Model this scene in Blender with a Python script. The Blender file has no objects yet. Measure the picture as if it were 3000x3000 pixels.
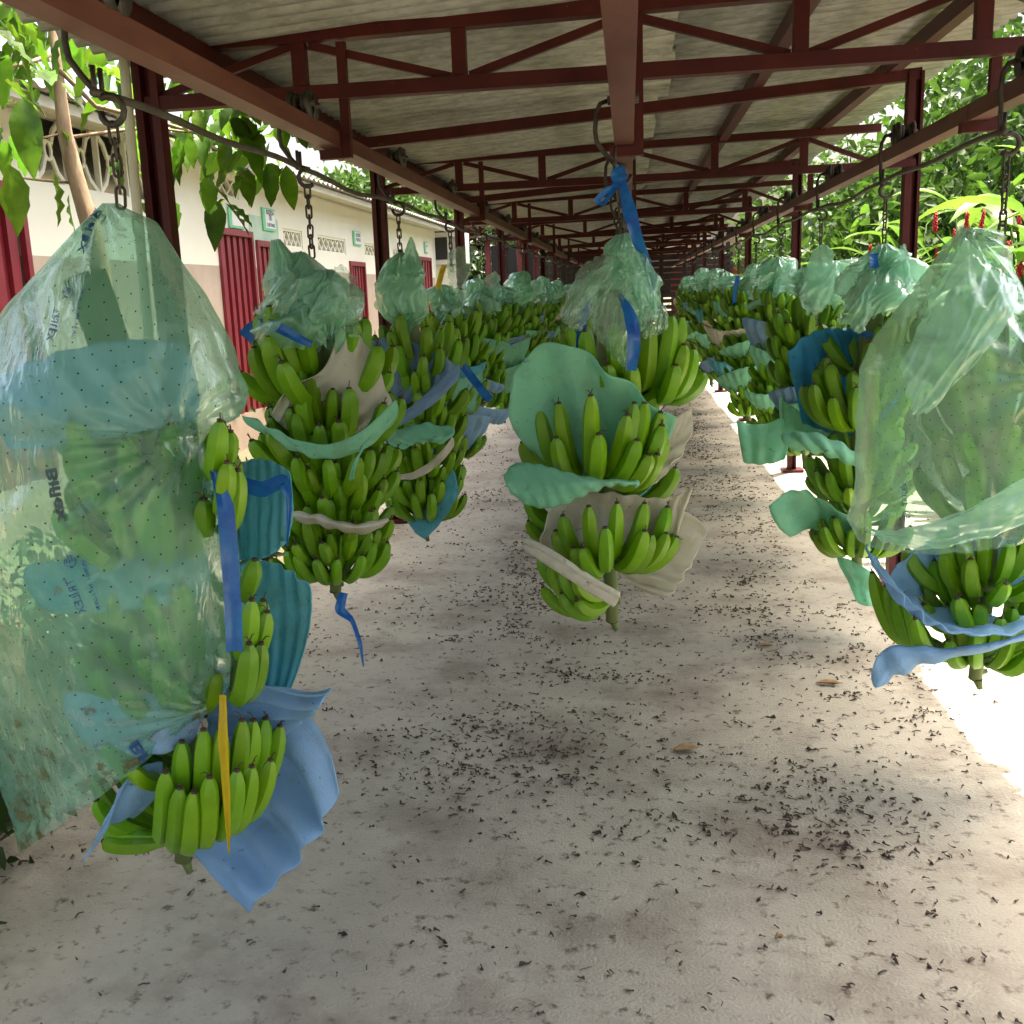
import bpy, math, random
import numpy as np
from mathutils import Vector, Matrix, noise as mnoise
PI = math.pi
S = bpy.context.scene
COL = S.collection

# ------------------------------------------------------------------ camera
F, PX, PY, CAMH = 3000.0, 1280.0, 1500.0, 1.5       # calibrated on a 3000 px frame
_y = np.array([(1842-PX)/F, -(845-PY)/F, 1.0]); _y /= np.linalg.norm(_y)
_v = np.array([-0.011, 1, 0]); _z = _v-(_v@_y)*_y; _z /= np.linalg.norm(_z)
_x = np.cross(_y, _z)
if _x[0] < 0: _x = -_x
RW = np.array([_x, _y, _z])                          # rows: world axes in (right, up, forward)
CAM = np.array([0, 0, CAMH])
cam = bpy.data.cameras.new('camera'); camo = bpy.data.objects.new('camera', cam); COL.objects.link(camo)
cam.sensor_width = 36; cam.lens = F/3000*36; cam.shift_x = (1500-PX)/3000
cam.clip_start = 0.05; cam.clip_end = 500
m = Matrix.Identity(4)
for i in range(3):
    m[i][0] = RW[i][0]; m[i][1] = RW[i][1]; m[i][2] = -RW[i][2]; m[i][3] = CAM[i]
camo.matrix_world = m
S.camera = camo

# ------------------------------------------------------------------ light
SUN = Vector((0.17, 0.20, 1.0)).normalized()
w = bpy.data.worlds.new('World'); S.world = w; w.use_nodes = True
nt = w.node_tree; bg = nt.nodes['Background']
sky = nt.nodes.new('ShaderNodeTexSky'); sky.sky_type = 'NISHITA'; sky.sun_disc = False
sky.sun_elevation = math.asin(SUN.z); sky.sun_rotation = math.atan2(SUN.x, SUN.y)
sky.air_density = 1.0; sky.dust_density = 10.0; sky.ozone_density = 0.5
nt.links.new(sky.outputs[0], bg.inputs[0]); bg.inputs[1].default_value = 0.15
sl = bpy.data.lights.new('sun', 'SUN'); sl.energy = 4.5; sl.angle = math.radians(0.53); sl.color = (1, .96, .9)
so = bpy.data.objects.new('sun', sl); COL.objects.link(so)
so.rotation_euler = SUN.to_track_quat('Z', 'Y').to_euler(); so.location = (3, 3, 12)
S.view_settings.view_transform = 'Standard'; S.view_settings.look = 'None'
S.view_settings.exposure = 2.25; S.view_settings.gamma = 1.0
try:
    S.view_settings.use_white_balance = True; S.view_settings.white_balance_temperature = 6950; S.view_settings.white_balance_tint = 9   # camera set for shade
except Exception: pass
try:
    S.cycles.transparent_max_bounces = 20; S.cycles.max_bounces = 9
    S.cycles.diffuse_bounces = 3; S.cycles.transmission_bounces = 6
    S.cycles.caustics_reflective = False; S.cycles.caustics_refractive = False
    S.cycles.sample_clamp_indirect = 6
except Exception: pass

# ------------------------------------------------------------------ pixel helpers
def at(x, y, ax, val):
    d = RW@np.array([(x-PX)/F, -(y-PY)/F, 1.0]); i = 'XYZ'.index(ax)
    return CAM+(val-CAM[i])/d[i]*d
K = 3000/1932
def D(x, y, Y): return at(x*K, y*K, 'Y', Y)           # a point of the 1932 px view on the plane Y
def proj(p):
    c = RW.T@(np.array(p)-CAM); return np.array([PX+F*c[0]/c[2], PY-F*c[1]/c[2]])/K
def DX(x, y, X): return at(x*K, y*K, 'X', X)

# ------------------------------------------------------------------ materials
M = {}
def links(t, a, b): t.links.new(a, b)
def mat(name, col, rough=.6, col2=None, scale=5, lo=.35, hi=.65, bump=0, bscale=40, spec=.5, metal=0,
        rnd=0, trans=0, detail=5, stretch=None, col3=None, scale3=30, thr3=.66, coat=0, soft3=.06, col4=None, scale4=1, thr4=.5):
    mt = bpy.data.materials.new(name); mt.use_nodes = True; t = mt.node_tree; N = t.nodes
    P = N['Principled BSDF']; out = N['Material Output']
    P.inputs['Roughness'].default_value = rough; P.inputs['Specular IOR Level'].default_value = spec
    P.inputs['Metallic'].default_value = metal
    if coat: P.inputs['Coat Weight'].default_value = coat
    tc = N.new('ShaderNodeTexCoord'); vec = tc.outputs['Object']
    if stretch:
        mp = N.new('ShaderNodeMapping'); mp.inputs['Scale'].default_value = stretch
        links(t, vec, mp.inputs[0]); vec = mp.outputs[0]
    rgb = N.new('ShaderNodeRGB'); rgb.outputs[0].default_value = (*col, 1); c = rgb.outputs[0]
    def layer(c, cc, sc, a, b, det=4):
        n = N.new('ShaderNodeTexNoise'); n.inputs['Scale'].default_value = sc; n.inputs['Detail'].default_value = det
        n.inputs['Roughness'].default_value = .65
        links(t, vec, n.inputs['Vector'])
        r = N.new('ShaderNodeMapRange'); r.inputs[1].default_value = a; r.inputs[2].default_value = b
        links(t, n.outputs[0], r.inputs[0])
        x = N.new('ShaderNodeMix'); x.data_type = 'RGBA'
        links(t, r.outputs[0], x.inputs[0]); links(t, c, x.inputs[6]); x.inputs[7].default_value = (*cc, 1)
        return x.outputs[2]
    if col2: c = layer(c, col2, scale, lo, hi, detail)
    if col4: c = layer(c, col4, scale4, thr4, thr4+.24, 9)
    if col3: c = layer(c, col3, scale3, thr3, thr3+soft3, 5)
    if rnd:
        oi = N.new('ShaderNodeObjectInfo'); h = N.new('ShaderNodeHueSaturation')
        r = N.new('ShaderNodeMapRange'); r.inputs[3].default_value = 1-rnd; r.inputs[4].default_value = 1+rnd
        links(t, oi.outputs['Random'], r.inputs[0]); links(t, r.outputs[0], h.inputs['Value'])
        r2 = N.new('ShaderNodeMapRange'); r2.inputs[3].default_value = .5-rnd*.05; r2.inputs[4].default_value = .5+rnd*.04
        ml = N.new('ShaderNodeMath'); ml.operation = 'FRACT'; m2 = N.new('ShaderNodeMath'); m2.operation = 'MULTIPLY'
        m2.inputs[1].default_value = 7.31; links(t, oi.outputs['Random'], m2.inputs[0]); links(t, m2.outputs[0], ml.inputs[0])
        links(t, ml.outputs[0], r2.inputs[0]); links(t, r2.outputs[0], h.inputs['Hue'])
        links(t, c, h.inputs['Color']); c = h.outputs[0]
    links(t, c, P.inputs['Base Color'])
    if bump:
        n = N.new('ShaderNodeTexNoise'); n.inputs['Scale'].default_value = bscale; n.inputs['Detail'].default_value = 6
        links(t, vec, n.inputs['Vector'])
        b = N.new('ShaderNodeBump'); b.inputs['Strength'].default_value = bump; b.inputs['Distance'].default_value = .01
        links(t, n.outputs[0], b.inputs['Height']); links(t, b.outputs[0], P.inputs['Normal'])
    if trans:
        tr = N.new('ShaderNodeBsdfTranslucent'); links(t, c, tr.inputs[0])
        mx = N.new('ShaderNodeMixShader'); mx.inputs[0].default_value = trans
        links(t, P.outputs[0], mx.inputs[1]); links(t, tr.outputs[0], mx.inputs[2]); links(t, mx.outputs[0], out.inputs[0])
    M[name] = mt
    return mt

mat('banana', (.105, .275, .004), .42, (.165, .35, .008), 9, .3, .7, rnd=.2, spec=.45, bump=.04, bscale=120, col3=(.05, .06, .02), scale3=70, thr3=.70)
mat('banana_tip', (.035, .022, .014), .8, (.08, .05, .03), 90)
mat('stalk', (.10, .17, .035), .6, (.16, .2, .07), 18, bump=.2, bscale=60, stretch=(1, 1, .2))
mat('stalk_cut', (.10, .06, .03), .8, (.05, .04, .02), 30)
FOAMS = dict(green=((.32, .76, .54), (.39, .81, .60)), teal=((.15, .57, .70), (.20, .62, .74)), blue=((.36, .62, .90), (.42, .66, .92)),
             white=((.80, .77, .66), (.85, .83, .75)), deep=((.06, .42, .70), (.10, .48, .75)), slate=((.27, .45, .69), (.33, .5, .74)))
for k, (a, b) in FOAMS.items():
    mat('foam_'+k, a, .75, b, 6, bump=.5, bscale=300, trans=.42, spec=.25, col3=(a[0]*.4+.02, a[1]*.36+.015, a[2]*.32), scale3=34, thr3=.635, soft3=.08, col4=(a[0]*.75+.03, a[1]*.72+.02, a[2]*.66), scale4=7, thr4=.5)
mat('steel_red', (.058, .006, .006), .5, (.09, .012, .010), 7, .4, .75, spec=.28, col3=(.15, .07, .045), scale3=33, thr3=.67, bump=.05, bscale=30)
mat('rail_red', (.085, .015, .012), .45, (.20, .075, .052), 5, .4, .75, bump=.06, stretch=(1, .25, 1))
mat('iron', (.035, .03, .026), .5, (.07, .055, .045), 40, spec=.5, metal=.3, bump=.15, bscale=90)
mat('rust_iron', (.07, .045, .03), .65, (.04, .035, .03), 40, metal=.2, bump=.2, bscale=90)
mat('rod', (.10, .085, .065), .6, (.06, .05, .04), 12, metal=.2)
mat('roof_sheet', (.28, .28, .262), .85, (.49, .488, .46), 3.2, .36, .64, bump=.4, bscale=5, col3=(.12, .115, .095), scale3=1.6, thr3=.60, soft3=.2, stretch=(3.5, 14, 1))
def rib_shade(mt, period):                         # shade bands painted along the corrugation so the ribs read
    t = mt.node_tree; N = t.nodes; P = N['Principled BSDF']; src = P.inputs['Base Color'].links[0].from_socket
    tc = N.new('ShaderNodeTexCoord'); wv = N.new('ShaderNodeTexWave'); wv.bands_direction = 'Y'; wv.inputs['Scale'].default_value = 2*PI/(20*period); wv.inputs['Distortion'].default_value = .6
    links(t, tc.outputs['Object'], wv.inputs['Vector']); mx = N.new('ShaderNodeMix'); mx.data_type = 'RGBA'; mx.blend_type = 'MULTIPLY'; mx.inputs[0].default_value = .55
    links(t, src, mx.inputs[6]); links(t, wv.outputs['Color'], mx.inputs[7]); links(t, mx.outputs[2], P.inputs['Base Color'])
rib_shade(M['roof_sheet'], .1)
mat('concrete', (.30, .285, .238), .62, (.39, .37, .31), 2.6, .35, .65, bump=.5, bscale=120, col3=(.085, .066, .05), scale3=24, thr3=.565, soft3=.13, detail=9, col4=(.15, .122, .095), scale4=2.1, thr4=.48, spec=.35)
mat('soil', (.09, .065, .04), .95, (.05, .06, .02), 3, bump=.6, bscale=20)
mat('wall_cream', (.86, .84, .71), .85, (.80, .77, .61), 1.2, .4, .75, bump=.1, bscale=50)
mat('wall_beige', (.43, .34, .26), .85, (.50, .41, .32), 2, bump=.1, bscale=50)
mat('green_stain', (.36, .55, .42), .85, (.55, .66, .52), 3)
mat('door_red', (.19, .012, .022), .45, (.23, .022, .032), 4, spec=.5)
mat('zinc', (.42, .42, .40), .5, (.30, .29, .27), 3, metal=.3)
mat('white_paint', (.78, .78, .75), .6, (.7, .7, .66), 5)
mat('sign_green', (.18, .62, .33), .5); mat('sign_white', (.82, .84, .83), .4); mat('sign_ink', (.06, .08, .12), .6)
mat('pvc', (.62, .60, .50), .45, (.55, .52, .42), 8)
mat('dark_panel', (.012, .012, .013), .35)
mat('far_red', (.20, .025, .03), .6, (.14, .02, .02), 6)
mat('far_dark', (.03, .016, .014), .8, (.02, .012, .01), 6)
mat('bark', (.20, .13, .08), .9, (.32, .24, .15), 22, bump=.5, bscale=40, stretch=(1, 1, .35))
mat('leaf_big', (.06, .15, .012), .36, (.13, .26, .016), 8, rnd=.4, trans=.52, spec=.5)
mat('leaf_vine', (.022, .058, .009), .58, (.062, .13, .016), 5, .3, .7, trans=.42, spec=.25)
mat('leaf_dark', (.016, .042, .010), .45, (.035, .08, .016), 4, .3, .7, trans=.35)
mat('leaf_ginger', (.07, .165, .018), .36, (.13, .25, .03), 3, rnd=.2, trans=.45)
mat('leaf_dead', (.28, .17, .08), .8, (.42, .29, .15), 30, trans=.2, bump=.3)
mat('ginger_red', (.42, .008, .028), .45, (.6, .03, .05), 40, trans=.25)
mat('litter', (.045, .03, .024), .9, (.10, .07, .05), 60)
mat('ribbon_blue', (.015, .10, .52), .22, (.02, .22, .62), 14, trans=.45, spec=.7)
mat('ribbon_yellow', (.72, .52, .015), .3, (.62, .44, .02), 20, trans=.4)
mat('ribbon_white', (.75, .75, .75), .3, trans=.4)
mat('ink_blue', (.012, .055, .19), .5, (.03, .1, .27), 60); mat('ink_dark', (.02, .05, .07), .5, (.05, .1, .12), 60)

def film(name, tint, body, opac=(.28, .6), nscale=9, dots=False, dirt=False, rough=.22, bmp=.32, gloss=(.035, .32), streak=False):
    mt = bpy.data.materials.new(name); mt.use_nodes = True; t = mt.node_tree; N = t.nodes
    N.remove(N['Principled BSDF']); out = N['Material Output']
    tp = N.new('ShaderNodeBsdfTransparent'); tp.inputs[0].default_value = (*tint, 1)
    tl = N.new('ShaderNodeBsdfTranslucent'); df = N.new('ShaderNodeBsdfDiffuse'); gl = N.new('ShaderNodeBsdfGlossy')
    gl.inputs['Roughness'].default_value = rough; gl.inputs[0].default_value = (.9, 1, .95, 1)
    tc = N.new('ShaderNodeTexCoord')
    n = N.new('ShaderNodeTexNoise'); n.inputs['Scale'].default_value = nscale; n.inputs['Detail'].default_value = 6; n.inputs['Distortion'].default_value = 1.2
    links(t, tc.outputs['Object'], n.inputs['Vector'])
    op = N.new('ShaderNodeMapRange'); op.inputs[1].default_value = .3; op.inputs[2].default_value = .7
    op.inputs[3].default_value = opac[0]; op.inputs[4].default_value = opac[1]; links(t, n.outputs[0], op.inputs[0])
    rgb = N.new('ShaderNodeRGB'); rgb.outputs[0].default_value = (*body, 1); c = rgb.outputs[0]; o = op.outputs[0]
    if dirt:
        sx = N.new('ShaderNodeSeparateXYZ'); links(t, tc.outputs['UV'], sx.inputs[0])
        n2 = N.new('ShaderNodeTexNoise'); n2.inputs['Scale'].default_value = 22; n2.inputs['Detail'].default_value = 8
        links(t, tc.outputs['Object'], n2.inputs['Vector'])
        a = N.new('ShaderNodeMapRange'); a.inputs[1].default_value = .7; a.inputs[2].default_value = 1.0; a.inputs[3].default_value = -.065; a.inputs[4].default_value = .12
        links(t, sx.outputs[1], a.inputs[0])
        ad = N.new('ShaderNodeMath'); links(t, n2.outputs[0], ad.inputs[0]); links(t, a.outputs[0], ad.inputs[1])
        r = N.new('ShaderNodeMapRange'); r.inputs[1].default_value = .62; r.inputs[2].default_value = .7; links(t, ad.outputs[0], r.inputs[0])
        x = N.new('ShaderNodeMix'); x.data_type = 'RGBA'; x.inputs[7].default_value = (.24, .2, .07, 1)
        links(t, r.outputs[0], x.inputs[0]); links(t, c, x.inputs[6]); c = x.outputs[2]
        mxm = N.new('ShaderNodeMath'); mxm.operation = 'MAXIMUM'; ml = N.new('ShaderNodeMath'); ml.operation = 'MULTIPLY'; ml.inputs[1].default_value = .75
        links(t, r.outputs[0], ml.inputs[0]); links(t, ml.outputs[0], mxm.inputs[0]); links(t, o, mxm.inputs[1]); o = mxm.outputs[0]
    if dots:
        mp = N.new('ShaderNodeMapping'); mp.inputs['Scale'].default_value = (dots[0], dots[1], 1); mp.inputs['Rotation'].default_value = (0, 0, .25)
        links(t, tc.outputs['UV'], mp.inputs[0])
        fr = N.new('ShaderNodeVectorMath'); fr.operation = 'FRACTION'; links(t, mp.outputs[0], fr.inputs[0])
        sb = N.new('ShaderNodeVectorMath'); sb.operation = 'SUBTRACT'; sb.inputs[1].default_value = (.5, .5, 0); links(t, fr.outputs[0], sb.inputs[0])
        ln = N.new('ShaderNodeVectorMath'); ln.operation = 'LENGTH'; links(t, sb.outputs[0], ln.inputs[0])
        lt = N.new('ShaderNodeMath'); lt.operation = 'LESS_THAN'; lt.inputs[1].default_value = .055; links(t, ln.outputs['Value'], lt.inputs[0])
        x = N.new('ShaderNodeMix'); x.data_type = 'RGBA'; x.inputs[7].default_value = (.01, .04, .03, 1)
        links(t, lt.outputs[0], x.inputs[0]); links(t, c, x.inputs[6]); c = x.outputs[2]
        mxm = N.new('ShaderNodeMath'); mxm.operation = 'MAXIMUM'; links(t, lt.outputs[0], mxm.inputs[0]); links(t, o, mxm.inputs[1]); o = mxm.outputs[0]
    links(t, c, tl.inputs[0]); links(t, c, df.inputs[0])
    wn = N.new('ShaderNodeTexNoise'); wn.inputs['Scale'].default_value = 13; wn.inputs['Detail'].default_value = 5; wn.inputs['Distortion'].default_value = 2.5
    if streak:
        mp2 = N.new('ShaderNodeMapping'); mp2.inputs['Rotation'].default_value = (0, .5, 0); mp2.inputs['Scale'].default_value = (1.6, 1, .45); links(t, tc.outputs['Object'], mp2.inputs[0]); links(t, mp2.outputs[0], wn.inputs['Vector']); wn.inputs['Scale'].default_value = 19
    else: links(t, tc.outputs['Object'], wn.inputs['Vector'])
    b = N.new('ShaderNodeBump'); b.inputs['Strength'].default_value = bmp; b.inputs['Distance'].default_value = .010; links(t, wn.outputs[0], b.inputs['Height'])
    for s_ in (tl, df, gl): links(t, b.outputs[0], s_.inputs['Normal'])
    m1 = N.new('ShaderNodeMixShader'); m1.inputs[0].default_value = .42; links(t, tl.outputs[0], m1.inputs[1]); links(t, df.outputs[0], m1.inputs[2])
    m2 = N.new('ShaderNodeMixShader'); links(t, o, m2.inputs[0]); links(t, tp.outputs[0], m2.inputs[1]); links(t, m1.outputs[0], m2.inputs[2])
    lw = N.new('ShaderNodeLayerWeight'); lw.inputs[0].default_value = .25; links(t, b.outputs[0], lw.inputs['Normal'])
    gm = N.new('ShaderNodeMapRange'); gm.inputs[3].default_value = gloss[0]; gm.inputs[4].default_value = gloss[1]; links(t, lw.outputs['Fresnel'], gm.inputs[0])
    m3 = N.new('ShaderNodeMixShader'); links(t, gm.outputs[0], m3.inputs[0]); links(t, m2.outputs[0], m3.inputs[1]); links(t, gl.outputs[0], m3.inputs[2])
    links(t, m3.outputs[0], out.inputs[0]); M[name] = mt
film('film', (.92, .99, .95), (.52, .93, .72), (.42, .76), gloss=(.04, .34))
film('film_clear', (.92, .99, .95), (.58, .85, .71), (.25, .52))
film('film_big', (.76, .94, .87), (.42, .84, .66), (.27, .46), 4, dots=(44, 40), dirt=True, rough=.24, bmp=.3, gloss=(.035, .34), streak=True)
film('film_wrap', (.86, .965, .89), (.46, .82, .61), (.24, .46), 4, dots=(60, 32), rough=.26, bmp=.25)

# ------------------------------------------------------------------ mesh helpers
class MB:
    def __init__(s): s.v, s.f, s.m, s.uv = [], [], [], None
    def face(s, idx, mi=0): s.f.append(tuple(idx)); s.m.append(mi)
    def box(s, c, d, mi=0, R=None):
        b = len(s.v); c = np.array(c, float)
        for sx in (-.5, .5):
            for sy in (-.5, .5):
                for sz in (-.5, .5):
                    p = np.array([sx*d[0], sy*d[1], sz*d[2]])
                    s.v.append(tuple(c+(R@p if R is not None else p)))
        for q in ((0, 1, 3, 2), (4, 6, 7, 5), (0, 4, 5, 1), (2, 3, 7, 6), (0, 2, 6, 4), (1, 5, 7, 3)): s.face([b+i for i in q], mi)
        return s
    def beam(s, p, q, wd, ht, mi=0):
        p = np.array(p, float); q = np.array(q, float); L = np.linalg.norm(q-p); a = (q-p)/L
        up = np.array([0, 0, 1.]) if abs(a[2]) < .95 else np.array([0, 1., 0])
        sd = np.cross(a, up); sd /= np.linalg.norm(sd); up = np.cross(sd, a)
        return s.box((p+q)/2, (L, wd, ht), mi, np.array([a, sd, up]).T)
    def tube(s, pts, r, n=8, closed=False, mi=0, caps=True):
        P = np.array(pts, float); k = len(P); r = np.full(k, r) if np.isscalar(r) else np.array(r)
        T = np.roll(P, -1, 0)-np.roll(P, 1, 0)
        if not closed: T[0] = P[1]-P[0]; T[-1] = P[-1]-P[-2]
        T /= np.linalg.norm(T, axis=1)[:, None]+1e-12
        nrm = np.cross(T[0], [0, 0, 1.]) if abs(T[0][2]) < .9 else np.cross(T[0], [0, 1., 0])
        nrm /= np.linalg.norm(nrm); b = len(s.v)
        for i in range(k):
            nrm = nrm-(nrm@T[i])*T[i]; nrm /= np.linalg.norm(nrm); bn = np.cross(T[i], nrm)
            for j in range(n):
                a = 2*PI*j/n; s.v.append(tuple(P[i]+r[i]*(math.cos(a)*nrm+math.sin(a)*bn)))
        for i in range(k if closed else k-1):
            for j in range(n):
                a0, a1 = b+i*n, b+((i+1) % k)*n
                s.face((a0+j, a0+(j+1) % n, a1+(j+1) % n, a1+j), mi)
        if not closed and caps:
            s.face([b+j for j in range(n)][::-1], mi); s.face([b+(k-1)*n+j for j in range(n)], mi)
        return s
    def grid(s, G, wrap=False, mi=0):
        nu, nv = len(G), len(G[0]); b = len(s.v)
        s.v += [tuple(p) for row in G for p in row]
        for i in range(nu if wrap else nu-1):
            for j in range(nv-1):
                i2 = (i+1) % nu
                s.face((b+i*nv+j, b+i2*nv+j, b+i2*nv+j+1, b+i*nv+j+1), mi)
        return s
    def sheet(s, G, th, mi=0):
        G = np.array(G, float); nu, nv = G.shape[:2]
        du = np.gradient(G, axis=0); dv = np.gradient(G, axis=1); n = np.cross(du, dv); n /= np.linalg.norm(n, axis=2)[..., None]+1e-12
        b = len(s.v); A = G+n*th/2; B = G-n*th/2
        s.v += [tuple(p) for p in A.reshape(-1, 3)]+[tuple(p) for p in B.reshape(-1, 3)]; o = nu*nv
        for i in range(nu-1):
            for j in range(nv-1):
                q = (b+i*nv+j, b+(i+1)*nv+j, b+(i+1)*nv+j+1, b+i*nv+j+1)
                s.face(q, mi); s.face([x+o for x in q][::-1], mi)
        rim = [i*nv for i in range(nu)]+[(nu-1)*nv+j for j in range(1, nv)]+[i*nv+nv-1 for i in range(nu-2, -1, -1)]+[j for j in range(nv-2, 0, -1)]
        for i in range(len(rim)):
            a, c = b+rim[i], b+rim[(i+1) % len(rim)]; s.face((a, a+o, c+o, c), mi)
        return s
    def mesh(s, name, mats, smooth=False):
        me = bpy.data.meshes.new(name); me.from_pydata([tuple(map(float, p)) for p in s.v], [], s.f)
        for x in (mats if isinstance(mats, (list, tuple)) else [mats]): me.materials.append(M[x])
        me.polygons.foreach_set('material_index', s.m)
        if smooth: me.polygons.foreach_set('use_smooth', [True]*len(s.f))
        me.update(); return me
    def build(s, name, mats, parent=None, smooth=False): return obj(name, s.mesh(name, mats, smooth), parent)
WL = {}
def obj(name, me, parent=None):
    o = bpy.data.objects.new(name, me); COL.objects.link(o); WL[o.name] = Vector((0, 0, 0))
    if parent: setpar(o, parent)
    return o
def setpar(o, p):
    o.parent = p; o.matrix_parent_inverse = Matrix.Translation(-WL[p.name])
def tag(o, label=None, cat=None, group=None, kind=None):
    if label: o['label'] = label
    if cat: o['category'] = cat
    if group: o['group'] = group
    if kind: o['kind'] = kind
    return o
def thing(name, label, cat, loc, group=None):
    o = bpy.data.objects.new(name, None); COL.objects.link(o); o.location = loc; o.empty_display_size = .1
    WL[o.name] = Vector(loc); return tag(o, label, cat, group)
def arrmesh(name, V, Fq, mats):                    # fast path: equal-size faces
    me = bpy.data.meshes.new(name); n, k = Fq.shape
    me.vertices.add(len(V)); me.vertices.foreach_set('co', V.astype(np.float32).ravel())
    me.loops.add(n*k); me.loops.foreach_set('vertex_index', Fq.astype(np.int32).ravel())
    me.polygons.add(n); me.polygons.foreach_set('loop_start', np.arange(0, n*k, k, dtype=np.int32))
    me.materials.append(M[mats]); me.update(calc_edges=True); me.validate(); return me
def nz(x, y, z): return mnoise.noise((x, y, z))
def ordinal(i): return ['first', 'second', 'third', 'fourth', 'fifth', 'sixth', 'seventh', 'eighth', 'ninth', 'tenth', 'eleventh', 'twelfth', 'thirteenth', 'fourteenth', 'fifteenth', 'sixteenth'][i]

# ------------------------------------------------------------------ ground
SKEW = .045; TY0, TDY = 3.53, 3.3
gb = MB(); gb.box((0, 30, -.30), (300, 300, .4)); tag(gb.build('ground', 'soil'), kind='structure')
fb = MB(); fb.box((.12, 12, -.05), (3.95, 36, .1))
tag(fb.build('concrete_floor', 'concrete'), kind='structure')

# ------------------------------------------------------------------ shed: posts, trusses, rails, roof
shed = thing('shed', 'long open shed of dark red steel trusses and rails under corrugated roof', 'shed', (0, 3.4, 0))
RAILX = (-.965, -.01, 1.055)
RDZ = (.055, 0, 0)
RB, RT = 1.95, 2.0
for rx, dz in zip(RAILX, RDZ):
    b = MB(); ys = [-2]+[TY0+SKEW*rx+TDY*k-.02 for k in range(0, 8)]
    for a, c in zip(ys[:-1], ys[1:]): b.box((rx, (a+c)/2, (RB+RT)/2+dz), (.06, c-a-.004, RT-RB))
    b.build('rail', 'rail_red', shed)
def roofz(x): return 2.415+.04*x
XV = (-1.06, -.53, 0.0, .53, 1.06)
for k in range(-1, 7):
    yc = TY0+TDY*k
    P = lambda x, z, dy=0: (x, yc+SKEW*x+dy, z)
    tr = MB().beam(P(-1.60, 2.19), P(1.5, 2.153), .05, .045).build('truss', 'steel_red', shed)   # bottom chord
    MB().beam(P(-1.60, 2.362), P(1.5, 2.372), .055, .045).build('top_chord', 'steel_red', tr)
    for i, x in enumerate(XV): MB().beam(P(x, 2.195-.013*x), P(x, 2.342), .046, .04).build('vertical_strut', 'steel_red', tr)
    tops = [(-1.58, 0)]+list(zip(XV, (1, 0, 1, 0, 1)))+[(1.5, 0)]
    for (x0, t0), (x1, t1) in zip(tops[:-1], tops[1:]):
        z0 = 2.335 if t0 else 2.195-.013*x0; z1 = 2.335 if t1 else 2.195-.013*x1; s_ = .03
        MB().beam(P(x0+s_, z0, .012), P(x1-s_, z1, .012), .022, .026).build('diagonal_brace', 'steel_red', tr)
    for rx, dz in zip(RAILX, RDZ):
        h = MB(); h.beam(P(rx+.047, 1.918+dz), P(rx+.047, 2.335 if rx < .9 else 2.13), .03, .028)
        h.beam(P(rx-.045, 1.932+dz), P(rx+.032, 1.932+dz), .035, .03); h.build('rail_hanger', 'steel_red', tr)
    if k >= 0:
        pl = MB(); x = -1.59; y = yc+SKEW*x
        pl.box((x-.03, y, 1.2), (.028, .06, 2.4)); pl.box((x+.03, y, 1.2), (.028, .06, 2.4)); pl.box((x, y+.02, 1.2), (.04, .018, 2.398)); pl.box((x, y, .012), (.16, .16, .02))
        pl.build('post', 'steel_red', shed)
    yr = yc+1.6                                        # rafter between the trusses and the post that carries it
    MB().beam((-1.33, yr-.1, roofz(-1.33)-.125), (1.29, yr+.06, roofz(1.29)-.095), .05, .05).build('rafter', 'steel_red', shed)
    pr = MB(); x = 1.27; y = yr+.05
    pr.box((x-.022, y, 1.19), (.03, .065, 2.38)); pr.box((x+.022, y, 1.19), (.012, .065, 2.378)); pr.box((x, y+.02, 1.19), (.03, .02, 2.376)); pr.box((x, y, .012), (.16, .16, .02))
    pr.build('post', 'steel_red', shed)
    MB().beam((x, y-.04, 1.99), (1.06, y-.04, 1.985), .035, .03).build('rail_bracket', 'steel_red', shed)
for x in (-1.36, .58, 1.17):
    z = roofz(x)-.05
    for k in range(-1, 7):
        y0 = 2.0+TDY*k
        MB().box((x, y0+1.65, z), (.05, TDY-.01, .062)).build('purlin', 'steel_red', shed)
# corrugated roof sheets, each one a part; two runs overlapping along the middle
pitch = .1
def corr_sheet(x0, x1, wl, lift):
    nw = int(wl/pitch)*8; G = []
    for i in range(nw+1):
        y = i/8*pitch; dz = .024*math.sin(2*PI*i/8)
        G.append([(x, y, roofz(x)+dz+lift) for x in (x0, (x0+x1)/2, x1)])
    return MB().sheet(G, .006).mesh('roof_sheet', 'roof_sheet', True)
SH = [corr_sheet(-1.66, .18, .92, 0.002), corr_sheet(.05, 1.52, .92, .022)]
rr = random.Random(4)
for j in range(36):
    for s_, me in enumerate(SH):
        o = obj('roof_sheet', me, shed); o.location = (rr.uniform(-.03, .03), -2.2+.836*j, .004*(j % 2)+rr.uniform(0, .005)); o.rotation_euler = (0, rr.uniform(-.004, .004), rr.uniform(-.004, .004))

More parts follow.
